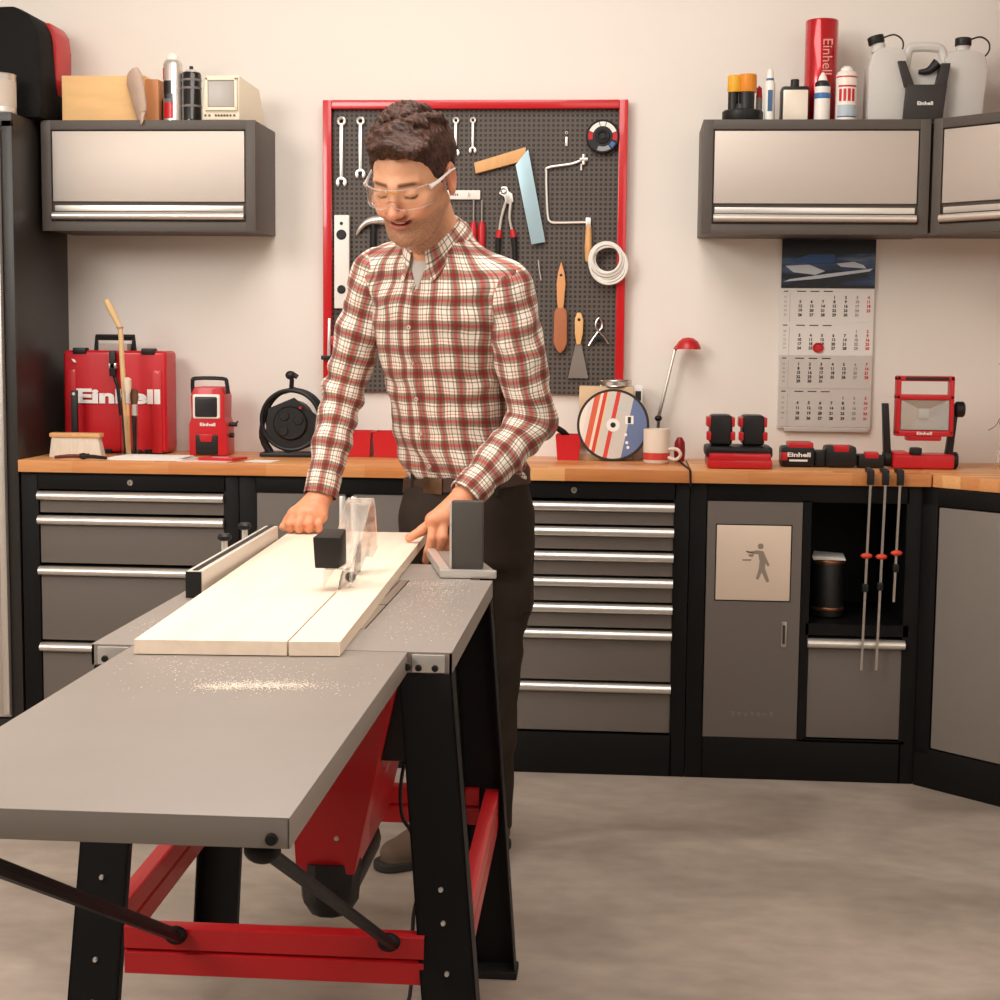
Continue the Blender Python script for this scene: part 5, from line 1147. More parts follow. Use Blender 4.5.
# his right hand (image left): loose fist resting on the far corner, thumb over the edge
RK = [A(1.060, -.985, .886), A(1.080, -.992, .890), A(1.101, -.990, .889), A(1.120, -.982, .884)]
RFing = [([RK[0], A(1.052, -1.012, .868), A(1.052, -1.004, .8545), A(1.056, -.985, .854)], .0100),
         ([RK[1], A(1.076, -1.018, .869), A(1.075, -1.010, .8548), A(1.078, -.988, .8545)], .0102),
         ([RK[2], A(1.100, -1.015, .868), A(1.098, -1.007, .8546), A(1.100, -.986, .8545)], .0099),
         ([RK[3], A(1.121, -1.004, .866), A(1.119, -.998, .8542), A(1.120, -.980, .854)], .0088)]
RFing = [(f, r*1.12) for f, r in RFing]
RTh = ([A(1.090, -.945, .905), A(1.062, -.962, .888), A(1.044, -.985, .872), A(1.034, -1.004, .8575)], .0118)
def body_sdf(P):
    d = head_sdf(P)
    d = smin(d, neck_sdf(P), .018)
    # hidden trunk, arms and legs kept slimmer than the clothes
    d = smin(d, chain(P, [NB-A(0, 0, .02), A(1.412, -.92, 1.38), A(1.43, -.83, 1.14), A(1.45, -.78, .98)], [.055, .085, .09, .09], .03), .03)
    for s, e, w in ((SL, EL, WL), (SR, ER, WR)):
        d = smin(d, cone(P, NB-A(0, 0, .09), s, .04, .034), .02); d = smin(d, chain(P, [s, e, e*.5+w*.5, w], [.040, .031, .031, .0225], .01), .01)
    for l in (LEGR, LEGL): d = smin(d, chain(P, l, [.075, .036, .030, .026], .01), .02)
    d = smin(d, hand_sdf(P, WL, LK, LFing, LTh), .006)
    d = smin(d, hand_sdf(P, WR, RK, RFing, RTh), .006)
    return d
LEGR = [A(1.385, -.79, .90), A(1.388, -.875, .50), A(1.385, -.84, .26), A(1.380, -.82, .07)]
LEGL = [A(1.520, -.75, .90), A(1.535, -.79, .50), A(1.534, -.78, .30), A(1.528, -.75, .07)]

def skin_mat():
    m = bpy.data.materials.new('skin'); m.use_nodes = True; nt = m.node_tree; N = nt.nodes; L = nt.links; b = N['Principled BSDF']
    a = N.new('ShaderNodeVertexColor'); a.layer_name = 'tone'
    nz = N.new('ShaderNodeTexNoise'); nz.inputs['Scale'].default_value = 90; nz.inputs['Detail'].default_value = 3
    tc = N.new('ShaderNodeTexCoord'); L.new(tc.outputs['Object'], nz.inputs[0])
    mx = N.new('ShaderNodeMix'); mx.data_type = 'RGBA'; mx.blend_type = 'OVERLAY'; mx.inputs[0].default_value = .12
    L.new(a.outputs[0], mx.inputs[6]); L.new(nz.outputs[0], mx.inputs[7]); L.new(mx.outputs[2], b.inputs['Base Color'])
    b.inputs['Roughness'].default_value = .48; b.inputs['Subsurface Weight'].default_value = .18; b.inputs['Subsurface Radius'].default_value = (.010, .004, .002); b.inputs['Subsurface Scale'].default_value = 1.
    bp = N.new('ShaderNodeBump'); bp.inputs['Strength'].default_value = .15; bp.inputs['Distance'].default_value = .001; L.new(nz.outputs[0], bp.inputs['Height']); L.new(bp.outputs[0], b.inputs['Normal'])
    return m
person, pos, q = sdf_obj('person', body_sdf, (.98, -1.34, .04), (1.72, -.66, 1.88), .003, [skin_mat()], None, OR, smooth=1)
tag(person, 'man in red plaid shirt and safety glasses guiding the board over the table saw', 'person')
# colours that belong to the skin itself: lips, stubble, brows, redder hands and nose
Q = tohead(pos); ax = np.abs(Q[:, 0]); base = np.array(lin((226, 166, 128))); col = np.tile(base, (len(pos), 1))
def sm(x, a, b): t = np.clip((x-a)/(b-a), 0, 1); return t*t*(3-2*t)
def mixc(c, m): global col; col = col*(1-m[:, None])+np.array(c)*m[:, None]
inhead = (np.linalg.norm(Q, axis=1) < .16)
front = Q[:, 1] < -.0
st = inhead*sm(-Q[:, 2], .030, .062)*(1-sm(ax, .09, .1))*(1-sm(Q[:, 1], -.01, .03))
# keep cheeks clear
st = st*(1-.75*sm(.032-np.hypot(ax-.040, Q[:, 2]+.030), 0, .02))
st = np.maximum(st, inhead*np.exp(-((Q[:, 2]+.0455)/.0052)**2)*(ax < .030)*(Q[:, 1] < -.08)*.95)
side = inhead*sm(ax, .052, .062)*sm(-Q[:, 2], -.02, .02)*(1-sm(Q[:, 1], -.012, .004))*(Q[:, 2] > -.09)
st = np.maximum(st, side*.6)
speck = .82+.18*np.sign(np.sin(pos@np.array([1900., 1300., 700.]))*np.sin(pos@np.array([-900., 1700., 1500.])))
mixc(lin((116, 78, 60)), .66*np.clip(st*speck, 0, 1))
mixc(lin((226, 120, 100)), .35*inhead*np.exp(-((Q[:, 2]+.03)**2+(ax-.0)**2)/.00035)*(Q[:, 1] < -.09))
mixc(lin((218, 130, 100)), .35*inhead*np.exp(-((Q[:, 2]+.03)**2+(ax-.042)**2)/.0004)*front)
up_ = inhead*(Q[:, 1] < -.085)*(np.abs(Q[:, 2]-9*ax*ax+.0518) < .0033)*(ax < .026); lo_ = inhead*(Q[:, 1] < -.085)*(np.abs(Q[:, 2]-13*ax*ax+.0657) < .0040)*(ax < .020)
mixc(lin((190, 104, 90)), .75*np.clip(up_+lo_, 0, 1)*1.)
inm = inhead*(np.abs(Q[:, 2]-11*ax*ax+.0585) < .0034)*(ax < .023)*(Q[:, 1] < -.08)
mixc(lin((120, 40, 36)), inm*1.)
brow = inhead*(1-sm(np.abs(Q[:, 2]-(.0195+.12*ax-2.2*ax*ax)), .0018, .0056))*sm(ax, .008, .014)*(1-sm(ax, .038, .050))*(Q[:, 1] < -.055)
mixc(lin((70, 42, 30)), .85*brow)
lid = inhead*(np.abs(Q[:, 2]+.0065-.0-2.5*(ax-.030)**2*8) < .0022)*(ax > .018)*(ax < .043)*(Q[:, 1] < -.07)
mixc(lin((58, 34, 28)), .9*lid)
ear = inhead*(ax > .0725); mixc(lin((214, 118, 92)), .5*ear)
hands = (pos[:, 2] < 1.0)&(pos[:, 1] < -.93); mixc(lin((218, 138, 98)), .55*hands)
mixc(lin((206, 110, 82)), .25*hands*(fbm(pos, 120, 5) > .35))
set_col(person.data, 'tone', col)
# nails
def child(b, name, par=None): 
    return b.out(name, person if par is None else par)
b = MB(mat('nail', (236, 184, 160), .3)); b.ell(A(1.355, -1.137, .8625), (.0068, .0058, .0014)); child(b, 'thumbnail')
b = MB(mat('teeth', (228, 214, 196), .3)); b.ell((0, 0, 0), (.014, .004, .0030), M=Matrix([[*(HL*1)], [0, 0, 0], [0, 0, 0]]).to_4x4() if False else Matrix.Translation(V(fromhead(A(0, -.0885, -.0565)))) @ Matrix([(HL[0], -HF[0], HU[0]), (HL[1], -HF[1], HU[1]), (HL[2], -HF[2], HU[2])]).to_4x4()); child(b, 'teeth')

# --- hair
def zl(y): return np.interp(y, [-.12, -.095, -.075, -.055, -.042, -.030, -.014, -.004, .015, .034, .05, .12], [.078, .076, .070, .056, .030, -.022, -.026, .022, .030, .010, -.048, -.060])
rng = np.random.RandomState(11)
tufts = []
for i in range(64):
    a = rng.uniform(-1.1, 1.1); yb = rng.uniform(-.075, .05)
    R_ = np.array([.080, .100, .092]); c = np.array([0, .018, .036])
    x = math.sin(a)*.85; p0 = c+R_*nrm(np.array([x, (yb-.018)/.1, math.cos(a)]))*1.04
    tip = p0+np.array([-.028+rng.uniform(-.012, .012), -.030+rng.uniform(-.012, .01), rng.uniform(-.004, .010)])
    dtip = (tip-c)/R_; tip = c+R_*nrm(dtip)*rng.uniform(1.02, 1.10)
    if tip[1] < -.078: tip[2] = max(tip[2], .078)
    if tip[1] < -.02 and tip[2] < .074: continue
    tufts.append((p0, (p0+tip)/2*1.02+np.array([0, 0, .002]), tip))
for i in range(16):                                    # fringe swept to his right
    x = .052-.086*i/15; p0 = np.array([x+.012, -.058, .104-abs(x)*.35]); p1 = np.array([x-.004, -.084, .101-abs(x)*.35]); p2 = np.array([max(x-.016, -.047), -.086+abs(x-.01)*.5, .080-abs(x)*.2+rng.uniform(-.003, .003)])
    tufts.append((p0, p1, p2))
def hair_sdf(P):
    Q = tohead(P)
    cap = ell(Q, (0, .020, .040), (.0815, .1010, .0900))
    cap = smin(cap, ell(Q, (-.004, -.028, .081), (.062, .056, .032)), .02)
    cut = (zl(Q[:, 1])-Q[:, 2]+fbm(Q, 160, 3)*.003)*.75
    cap = smax(cap, cut, .006)
    near = np.linalg.norm(Q-np.array([0, 0, .06]), axis=1) < .16
    d = cap.copy()
    if near.any():
        Qn = Q[near]; dn = d[near]
        for t_ in tufts: dn = smin(dn, chain(Qn, t_, [.008, .0075, .0022], .004), .005)
        lane = Qn@np.array([.45, -.35, .2]); tw = Qn@np.array([.8, .9, .25])
        am = .5+.5*np.sin(Qn@np.array([90., 60., -70.])+2*np.sin(Qn@np.array([-50., 80., 60.])))
        dn = dn+(.0004+.0014*am)*np.sin(tw*430+4*np.sin(lane*70)+3*am)+.0007*np.sin(tw*1100+lane*260+5*am)
        d[near] = dn
    return d*HS
def hair_mat():
    m = bpy.data.materials.new('brown_hair'); m.use_nodes = True; nt = m.node_tree; N = nt.nodes; L = nt.links; b = N['Principled BSDF']
    tc = N.new('ShaderNodeTexCoord'); mp = N.new('ShaderNodeMapping'); mp.inputs['Rotation'].default_value = (.4, .3, .5); mp.inputs['Scale'].default_value = (14, 110, 70); L.new(tc.outputs['Object'], mp.inputs[0])
    nz = N.new('ShaderNodeTexNoise'); nz.inputs['Scale'].default_value = 2.2; nz.inputs['Detail'].default_value = 5; nz.inputs['Distortion'].default_value = 1.2; L.new(mp.outputs[0], nz.inputs[0])
    r = N.new('ShaderNodeValToRGB'); r.color_ramp.elements[0].position = .35; r.color_ramp.elements[1].position = .7; r.color_ramp.elements[0].color = lin((30, 18, 13))+(1,); r.color_ramp.elements[1].color = lin((94, 57, 41))+(1,)
    L.new(nz.outputs[0], r.inputs[0]); L.new(r.outputs[0], b.inputs['Base Color']); b.inputs['Roughness'].default_value = .5; b.inputs['Specular IOR Level'].default_value = .3
    bp = N.new('ShaderNodeBump'); bp.inputs['Strength'].default_value = .8; bp.inputs['Distance'].default_value = .003; L.new(nz.outputs[0], bp.inputs['Height']); L.new(bp.outputs[0], b.inputs['Normal']); return m
hair, _, _ = sdf_obj('hair', hair_sdf, (1.18, -1.32, 1.56), (1.52, -.90, 1.90), .0024, [hair_mat()], person, OR, smooth=1)
hair.location = (0, 0, 0)

# --- shirt
def stack(P, st):
    """elliptical loft: stations (centre, half width along r, half depth along f, yaw), ordered upward"""
    z = P[:, 2]; zs_ = [s[0][2] for s in st]
    cx = np.interp(z, zs_, [s[0][0] for s in st]); cy = np.interp(z, zs_, [s[0][1] for s in st]); a = np.interp(z, zs_, [s[1] for s in st]); b_ = np.interp(z, zs_, [s[2] for s in st]); yw = np.radians(np.interp(z, zs_, [s[3] for s in st]))
    dx, dy = P[:, 0]-cx, P[:, 1]-cy; u = dx*np.cos(yw)-dy*np.sin(yw); v = -dx*np.sin(yw)-dy*np.cos(yw)
    k = ((np.abs(u)/a)**2.3+(np.abs(v)/b_)**2.3)**(1/2.3); d = (k-1)*np.minimum(a, b_)*.95
    return d, np.arctan2(u, v), u, v
def smooth_st(st, n=6):
    """Catmull-Rom refinement of the stations"""
    out = []; arr = [np.concatenate([s[0], [s[1], s[2], s[3]]]) for s in st]
    for i in range(len(arr)-1):
        p0, p1, p2, p3 = arr[max(i-1, 0)], arr[i], arr[i+1], arr[min(i+2, len(arr)-1)]
        for k in range(n):
            t = k/n; out.append(.5*((2*p1)+(-p0+p2)*t+(2*p0-5*p1+4*p2-p3)*t*t+(-p0+3*p1-3*p2+p3)*t**3))
    out.append(arr[-1]); return [(o[:3], o[3], o[4], o[5]) for o in out]
TS = smooth_st([(A(1.452, -.772, .90), .146, .106, 36), (A(1.452, -.776, .95), .152, .112, 36), (A(1.450, -.785, .985), .164, .126, 36), (A(1.428, -.80, 1.06), .158, .128, 34), (A(1.418, -.835, 1.16), .158, .128, 33), (A(1.408, -.885, 1.28), .174, .130, 32), (A(1.404, -.925, 1.37), .180, .124, 31), (A(1.404, -.945, 1.44), .166, .108, 30), (A(1.402, -.960, 1.50), .118, .088, 30), (A(1.400, -.972, 1.545), .080, .074, 30), (A(1.398, -.98, 1.58), .068, .068, 30)])
def folds(P, d):
    z = P[:, 2]
    w = sm(z, 1.14, .97)
    f = .0042*w*np.sin(P@np.array([52., 24., 96.])+2.2*np.sin(P@np.array([13., 20., 28.])))
    f += .0022*np.sin(P@np.array([28., -34., 40.])+2*np.sin(P@np.array([30., 10., -22.])))
    return d+f+.0014*fbm(P, 42, 2)
def zoff(P, st):
    _, _, u, v = stack(P, st); return .09*u-.05*v
def torso_solid(P):
    d, ang, u, v = stack(P, TS)
    d = smin(d, cone(P, A(1.400, -.965, 1.500), SL+A(-.006, .004, .004), .050, .0600), .04)
    d = smin(d, cone(P, A(1.395, -.955, 1.515), SR+A(.008, -.002, .002), .050, .0600), .04)
    return d
def neck_hole(P):
    q_ = P-NB; fr = q_@NF; lt = q_@BL; up = q_@NU
    d = -cone(P, NB+NU*.12, NB-NU*.010, .060, .056)
    vcut = np.maximum(np.abs(lt+.004)*1.2-(up+.066)*.55, -(fr-.0)); vcut = np.maximum(vcut, -(up+.066)); vcut = np.maximum(vcut, fr-.14)
    return d, vcut, up
def torso_sdf(P):
    d = folds(P, torso_solid(P)); h, vcut, up = neck_hole(P)
    d = smax(d, up-.022, .004); d = smax(d, .945+zoff(P, TS)-P[:, 2], .004)
    d = smax(d, h, .004); return smax(d, -vcut, .003)
def sleeve_fn(s, e, w, rs, seed):
    s, e, w = s, e, w
    def fn(P):
        fa = e+(w-e)*.50; cuff0 = e+(w-e)*.80
        d = chain(P, [s, s+(e-s)*.5, e, fa, w-(w-e)*.10], rs, .012)
        da = cone(P, s, e, 0, 0); 
        ne = np.exp(-(np.linalg.norm(P-e, axis=1)/.075)**2); t = np.clip(((P-e)@(w-e))/((w-e)@(w-e)), 0, 1)
        ax1 = nrm(e-s); ax2 = nrm(w-e); l = (P-e)@ax2; lu = (P-s)@ax1
        f = (.0022+.0050*ne)*np.sin(l*95+1.5*np.sin(P@np.array([40., -30., 22.]))+seed)+.0030*np.exp(-((lu-.09)/.09)**2)*np.sin(lu*62+P@np.array([30., 42., 5.])+seed)
        d = d+f*.9+.0013*fbm(P, 46, seed)
        # end plane at the cuff
        d = smax(d, (P-(w-(w-e)*.02))@ax2, .003)
        d = smax(d, -cone(P, w-(w-e)*.25, w+(w-e)*.2, .0275, .0275), .003)
        return d
    return fn
def cuff_fn(e, w, r0, r1):
    ax2 = nrm(w-e); a = w-ax2*.058; b_ = w-ax2*.001
    def fn(P):
        d = cone(P, a-ax2*.03, b_+ax2*.03, r0, r1); d = d+.0008*fbm(P, 50, 4); d = smax(d, (P-b_)@ax2, .002); d = smax(d, -((P-a)@ax2), .002)
        return smax(d, -cone(P, a-ax2*.05, b_+ax2*.05, r0-.004, r1-.004), .001)
    return fn
def torso_uv(P):
    _, ang, u, v = stack(P, TS); return np.stack([ang*.150, P[:, 2]*1.03+.018*np.cos(ang*1.0)*0, P[:, 2]*0], 1)
def arm_uv(s, e, w):
    def fn(P):
        a1, a2 = nrm(e-s), nrm(w-e); L1 = np.linalg.norm(e-s)
        r1 = nrm(BF-a1*(a1@BF)); s1 = np.cross(a1, r1); k_ = np.cross(a1, a2); cs = a1@a2; rot = lambda v: v*cs+np.cross(k_, v)+k_*(k_@v)/(1+cs); r2, s2 = rot(r1), rot(s1)
        t1 = (P-s)@a1; t2 = (P-e)@a2; w_ = sm((P-e)@nrm(a1+a2), -.055, .055)
        l = (1-w_)*t1+w_*(L1+t2)
        d1 = P-(s+t1[:, None]*a1); d2 = P-(e+t2[:, None]*a2)
        x_ = (1-w_)*(d1@r1)+w_*(d2@r2); y_ = (1-w_)*(d1@s1)+w_*(d2@s2); ang = np.arctan2(y_, x_)
        return np.stack([ang*.056, -l, l*0], 1)
    return fn
def plaid_mat():
    m = bpy.data.materials.new('red_plaid_cotton'); m.use_nodes = True; nt = m.node_tree; N = nt.nodes; L = nt.links; b = N['Principled BSDF']
    at = N.new('ShaderNodeAttribute'); at.attribute_name = 'weave'; sp = N.new('ShaderNodeSeparateXYZ')
    tc = N.new('ShaderNodeTexCoord'); wn = N.new('ShaderNodeTexNoise'); wn.inputs['Scale'].default_value = 9; wn.inputs['Detail'].default_value = 2; L.new(tc.outputs['Object'], wn.inputs[0])
    s1 = N.new('ShaderNodeVectorMath'); s1.operation = 'SUBTRACT'; s1.inputs[1].default_value = (.5, .5, .5); L.new(wn.outputs[1], s1.inputs[0])
    s2 = N.new('ShaderNodeVectorMath'); s2.operation = 'SCALE'; s2.inputs[3].default_value = .018; L.new(s1.outputs[0], s2.inputs[0])
    s3 = N.new('ShaderNodeVectorMath'); s3.operation = 'ADD'; L.new(at.outputs['Vector'], s3.inputs[0]); L.new(s2.outputs[0], s3.inputs[1]); L.new(s3.outputs[0], sp.inputs[0])
    outs = []
    for k, per in ((0, .0535), (1, .0590)):
        d = N.new('ShaderNodeMath'); d.operation = 'DIVIDE'; d.inputs[1].default_value = per; L.new(sp.outputs[k], d.inputs[0])
        a_ = N.new('ShaderNodeMath'); a_.operation = 'ADD'; a_.inputs[1].default_value = 40.; L.new(d.outputs[0], a_.inputs[0])
        f = N.new('ShaderNodeMath'); f.operation = 'FRACT'; L.new(a_.outputs[0], f.inputs[0])
        r = N.new('ShaderNodeValToRGB'); e = r.color_ramp.elements
        C = lin((249, 245, 238)); RD = lin((190, 104, 100)); BR = lin((168, 151, 139)); RL = lin((226, 176, 164))
        st = [(0, C), (.07, C), (.085, BR), (.115, BR), (.13, C), (.20, C), (.22, BR), (.33, BR), (.36, RD), (.46, RD), (.49, BR), (.60, BR), (.62, C), (.68, C), (.70, RL), (.73, RL), (.75, C), (.83, C), (.845, BR), (.87, BR), (.885, C), (1., C)]
        e[0].position = 0; e[0].color = C+(1,); e[1].position = 1; e[1].color = C+(1,)
        for p_, c in st[1:-1]: qq = e.new(p_); qq.color = tuple(c)+(1,)
        L.new(f.outputs[0], r.inputs[0]); outs.append(r.outputs[0])
    mx = N.new('ShaderNodeMix'); mx.data_type = 'RGBA'; mx.blend_type = 'MULTIPLY'; mx.inputs[0].default_value = 1.; L.new(outs[0], mx.inputs[6]); L.new(outs[1], mx.inputs[7])
    L.new(mx.outputs[2], b.inputs['Base Color']); b.inputs['Roughness'].default_value = .85; b.inputs['Specular IOR Level'].default_value = .2; b.inputs['Sheen Weight'].default_value = .15
    n2 = N.new('ShaderNodeTexNoise'); n2.inputs['Scale'].default_value = 26; n2.inputs['Detail'].default_value = 4; L.new(tc.outputs['Object'], n2.inputs[0])
    bp = N.new('ShaderNodeBump'); bp.inputs['Strength'].default_value = .55; bp.inputs['Distance'].default_value = .006; L.new(n2.outputs[0], bp.inputs['Height']); L.new(bp.outputs[0], b.inputs['Normal']); return m
PL = plaid_mat()
def cloth(name, fn, lo, hi, h, uv, par, m=None, mats=None):
    o, p_, q_ = sdf_obj(name, fn, lo, hi, h, [m or PL], par, OR, smooth=2)
    if uv is not None: set_vec(o.data, 'weave', uv(p_))
    return o
shirt = cloth('shirt', torso_sdf, (1.16, -1.16, .90), (1.68, -.60, 1.62), .0036, torso_uv, person)
RSL, RSR = [.0605, .060, .055, .050, .037], [.0605, .057, .051, .046, .037]
slL = cloth('sleeve', sleeve_fn(SL, EL, WL, RSL, 1), (1.38, -1.20, .84), (1.72, -.84, 1.54), .0034, arm_uv(SL, EL, WL), shirt)
slR = cloth('sleeve', sleeve_fn(SR, ER, WR, RSR, 4), (1.02, -1.05, .84), (1.34, -.72, 1.58), .0034, arm_uv(SR, ER, WR), shirt)
cloth('cuff', cuff_fn(EL, WL, .045, .042), (1.38, -1.20, .84), (1.62, -.94, 1.10), .0028, arm_uv(SL, EL, WL), slL)
cloth('cuff', cuff_fn(ER, WR, .044, .041), (1.0, -1.05, .84), (1.24, -.76, 1.10), .0028, arm_uv(SR, ER, WR), slR)
# collar: a folded strip round the neck with two points
def collar():
    me = bpy.data.meshes.new('collar'); n = 44; rows = []
    ctr = NB+NU*.004
    for i in range(n+1):
        a = math.radians(16)+(2*PI-math.radians(32))*i/n            # 0 = front
        fr = math.cos(a); lt = math.sin(a); frontness = max(0, fr)
        pt = max(0., 1-min(a, 2*PI-a)/.95)                           # collar points near the front
        lift = .030-.030*frontness**1.5
        R0 = .0635; R1 = .067
        def P(r, z): return ctr+NF*fr*r*1.03+BL*lt*r+NU*z
        inner = P(R0, lift-.028); top_ = P(R0+.001, lift+.012); fold = P(R1+.004, lift+.010)
        out1 = P(R1+.016+.010*pt, lift-.016-.012*pt); out2 = P(R1+.024+.024*pt, lift-.030-.034*pt)+BL*(.014*pt*np.sign(lt))
        rows.append([inner, top_, fold, out1, out2])
    k = 5; vs = [tuple(p-np.array(OR)) for r in rows for p in r]
    fs = [(i*k+j, i*k+j+1, (i+1)*k+j+1, (i+1)*k+j) for i in range(n) for j in range(k-1)]
    me.from_pydata(vs, [], fs); me.materials.append(PL)
    for p in me.polygons: p.use_smooth = True
    P_ = np.array([p for r in rows for p in r]); ii = np.repeat(np.arange(n+1), k); jj = np.tile([0, .03, .035, .055, .085], n+1)
    set_vec(me, 'weave', np.stack([jj+.01, ii/n*.42, jj*0], 1))
    o = bpy.data.objects.new('collar', me); COL.objects.link(o); o.parent = shirt
    s_ = o.modifiers.new('t', 'SOLIDIFY'); s_.thickness = .0032; s_.offset = 0; sb = o.modifiers.new('s', 'SUBSURF'); sb.levels = 1; sb.render_levels = 2
collar()
# placket and buttons follow the shirt front
def front_pt(z, ang=0., out=0.):
    zs_ = [s[0][2] for s in TS]; g = lambda f: np.interp(z, zs_, [f(s) for s in TS])
    cx, cy, a, b_, yw = g(lambda s: s[0][0]), g(lambda s: s[0][1]), g(lambda s: s[1]), g(lambda s: s[2]), math.radians(g(lambda s: s[3]))
    f = A(-math.sin(yw), -math.cos(yw), 0); r = A(math.cos(yw), -math.sin(yw), 0); c = A(cx, cy, z)
    # march outwards to the shirt surface
    lo_, hi_ = .02, .22; dr = nrm(f*math.cos(ang)+r*math.sin(ang))
    for _ in range(24):
        m_ = (lo_+hi_)/2
        if torso_sdf((c+dr*m_)[None])[0] < 0: lo_ = m_
        else: hi_ = m_
    return c+dr*(lo_+out), dr
vs, fs, uv = [], [], []
NZ = 60; zz = np.linspace(.985, 1.435, NZ)
for z in zz:
    for k, ang in enumerate((-.13, -.12, 0., .10, .11)):
        p, _ = front_pt(z, ang, -.001 if k in (0, 4) else .0016); vs.append(tuple(p-np.array(OR))); uv.append((ang*.15+.012, z*1.03, 0))
for i in range(NZ-1):
    for k in range(4): fs.append((i*5+k, i*5+k+1, (i+1)*5+k+1, (i+1)*5+k))
me = bpy.data.meshes.new('placket'); me.from_pydata(vs, [], fs); me.materials.append(PL)
for p in me.polygons: p.use_smooth = True
set_vec(me, 'weave', np.array(uv)); o = bpy.data.objects.new('placket', me); COL.objects.link(o); o.parent = shirt
s_ = o.modifiers.new('t', 'SOLIDIFY'); s_.thickness = .0022; s_.offset = 0
bm_ = mat('button_grey', (196, 176, 160), .35)
for z in (1.425, 1.335, 1.25, 1.165, 1.08, 1.0):
    p, dr = front_pt(z, 0., .0026); b = MB(bm_, ink); q0 = V(p); d0 = V(dr); b.cyl(q0, q0+d0*.0028, .0062, .0056, 14)
    b.cyl(q0+d0*.0025, q0+d0*.0031, .0018, .0018, 8, mi=1); b.out('button', shirt)
# breast pocket seam (thin welt) and T-shirt
tee = mat('tee_grey', (196, 190, 184), .9, bump=.2)
def tee_sdf(P):
    d = torso_solid(P)+.006; q_ = P-NB
    d = smin(d, cone(P, NB+NU*.01, NB-NU*.05, .0615, .075), .01)
    d = smax(d, q_@NU-.012, .003)
    d = smax(d, -cone(P, NB+NU*.12+NF*.012, NB-NU*.02+NF*.012, .0575, .054), .003)
    return smax(d, 1.36-P[:, 2], .003)
sdf_obj('undershirt', tee_sdf, (1.22, -1.14, 1.34), (1.60, -.82, 1.60), .0034, [tee], person, OR)
# --- trousers
PS = smooth_st([(A(1.452, -.768, .80), .168, .128, 36), (A(1.452, -.772, .88), .170, .130, 36), (A(1.452, -.775, .95), .164, .125, 36), (A(1.452, -.778, .975), .162, .123, 36)], 4)
TR_R = [A(1.385, -.80, .86), A(1.388, -.86, .62), A(1.390, -.89, .48), A(1.385, -.84, .26), A(1.380, -.82, .075)]
TR_L = [A(1.520, -.755, .86), A(1.530, -.78, .66), A(1.535, -.80, .51), A(1.534, -.78, .30), A(1.528, -.75, .075)]
def pants_sdf(P):
    d, ang, u, v = stack(P, PS); d = smax(d, P[:, 2]-.962-zoff(P, PS), .004); d = smax(d, .74-P[:, 2], .04)
    for l, s in ((TR_R, 0), (TR_L, 1)):
        e = chain(P, l, [.100, .084, .060, .047, .045], .02)
        e = e+.0022*np.sin(P[:, 2]*58+3*np.sin(P@np.array([30., 20., 8.])+s))*(P[:, 2] < .62)+.002*fbm(P, 30, 7)
        d = smin(d, e, .03)
    c = A(1.618, -.79, .69)
    d = smin(d, np.max(np.abs((P-A(1.606, -.775, .71)))/np.array([.014, .065, .080])-1, axis=1)*.014, .010)   # cargo pocket
    d = smax(d, .055-P[:, 2], .004)
    return d+.0012*fbm(P, 34, 9)
pants_m = mat('dark_taupe_twill', (52, 43, 37), .9, bump=.5, bscale=40, var=.08, spec=.2)
pants, _, _ = sdf_obj('trousers', pants_sdf, (1.24, -1.0, .03), (1.68, -.60, .98), .0042, [pants_m], person, OR, smooth=2)
def belt_fn(P):
    d, ang, u, v = stack(P, PS); z0 = .957+zoff(P, PS)
    return np.maximum(np.maximum(d-.0045, -(d+.002)), np.abs(P[:, 2]-z0)-.019)
belt, _, _ = sdf_obj('belt', belt_fn, (1.25, -.96, .92), (1.67, -.58, .98), .003, [mat('dark_brown_leather', (62, 40, 32), .4)], person, OR, smooth=1)
def pant_pt(z, ang, out):
    zs_ = [s[0][2] for s in PS]; g = lambda f: np.interp(z, zs_, [f(s) for s in PS]); yw = math.radians(36)
    f = A(-math.sin(yw), -math.cos(yw), 0); r = A(math.cos(yw), -math.sin(yw), 0); a, b_ = g(lambda s: s[1]), g(lambda s: s[2]); dr = nrm(f*math.cos(ang)+r*math.sin(ang))
    u, v = abs(dr@r), abs(dr@f); k = 1/(((u/a)**2.3+(v/b_)**2.3)**(1/2.3)); return A(g(lambda s: s[0][0]), g(lambda s: s[0][1]), z)+dr*(k+out), dr
p, dr = pant_pt(.952, .05, .006); yaw_ = math.atan2(dr[1], dr[0])+PI/2
BM_ = TR(*p) @ RZ(yaw_); b = MB(mat('buckle_bronze', (110, 86, 66), .3, .9)); b.box(-.030, .030, -.003, .003, -.020, .020, .004, M=BM_); b.out('buckle', belt)
for ang in (-.55, .62, 1.2):
    p, dr = pant_pt(.955, ang, .005); b = MB(pants_m); b.box(-.006, .006, -.003, .004, -.024, .024, .002, M=TR(*p) @ RZ(math.atan2(dr[1], dr[0])+PI/2)); b.out('belt_loop', pants)
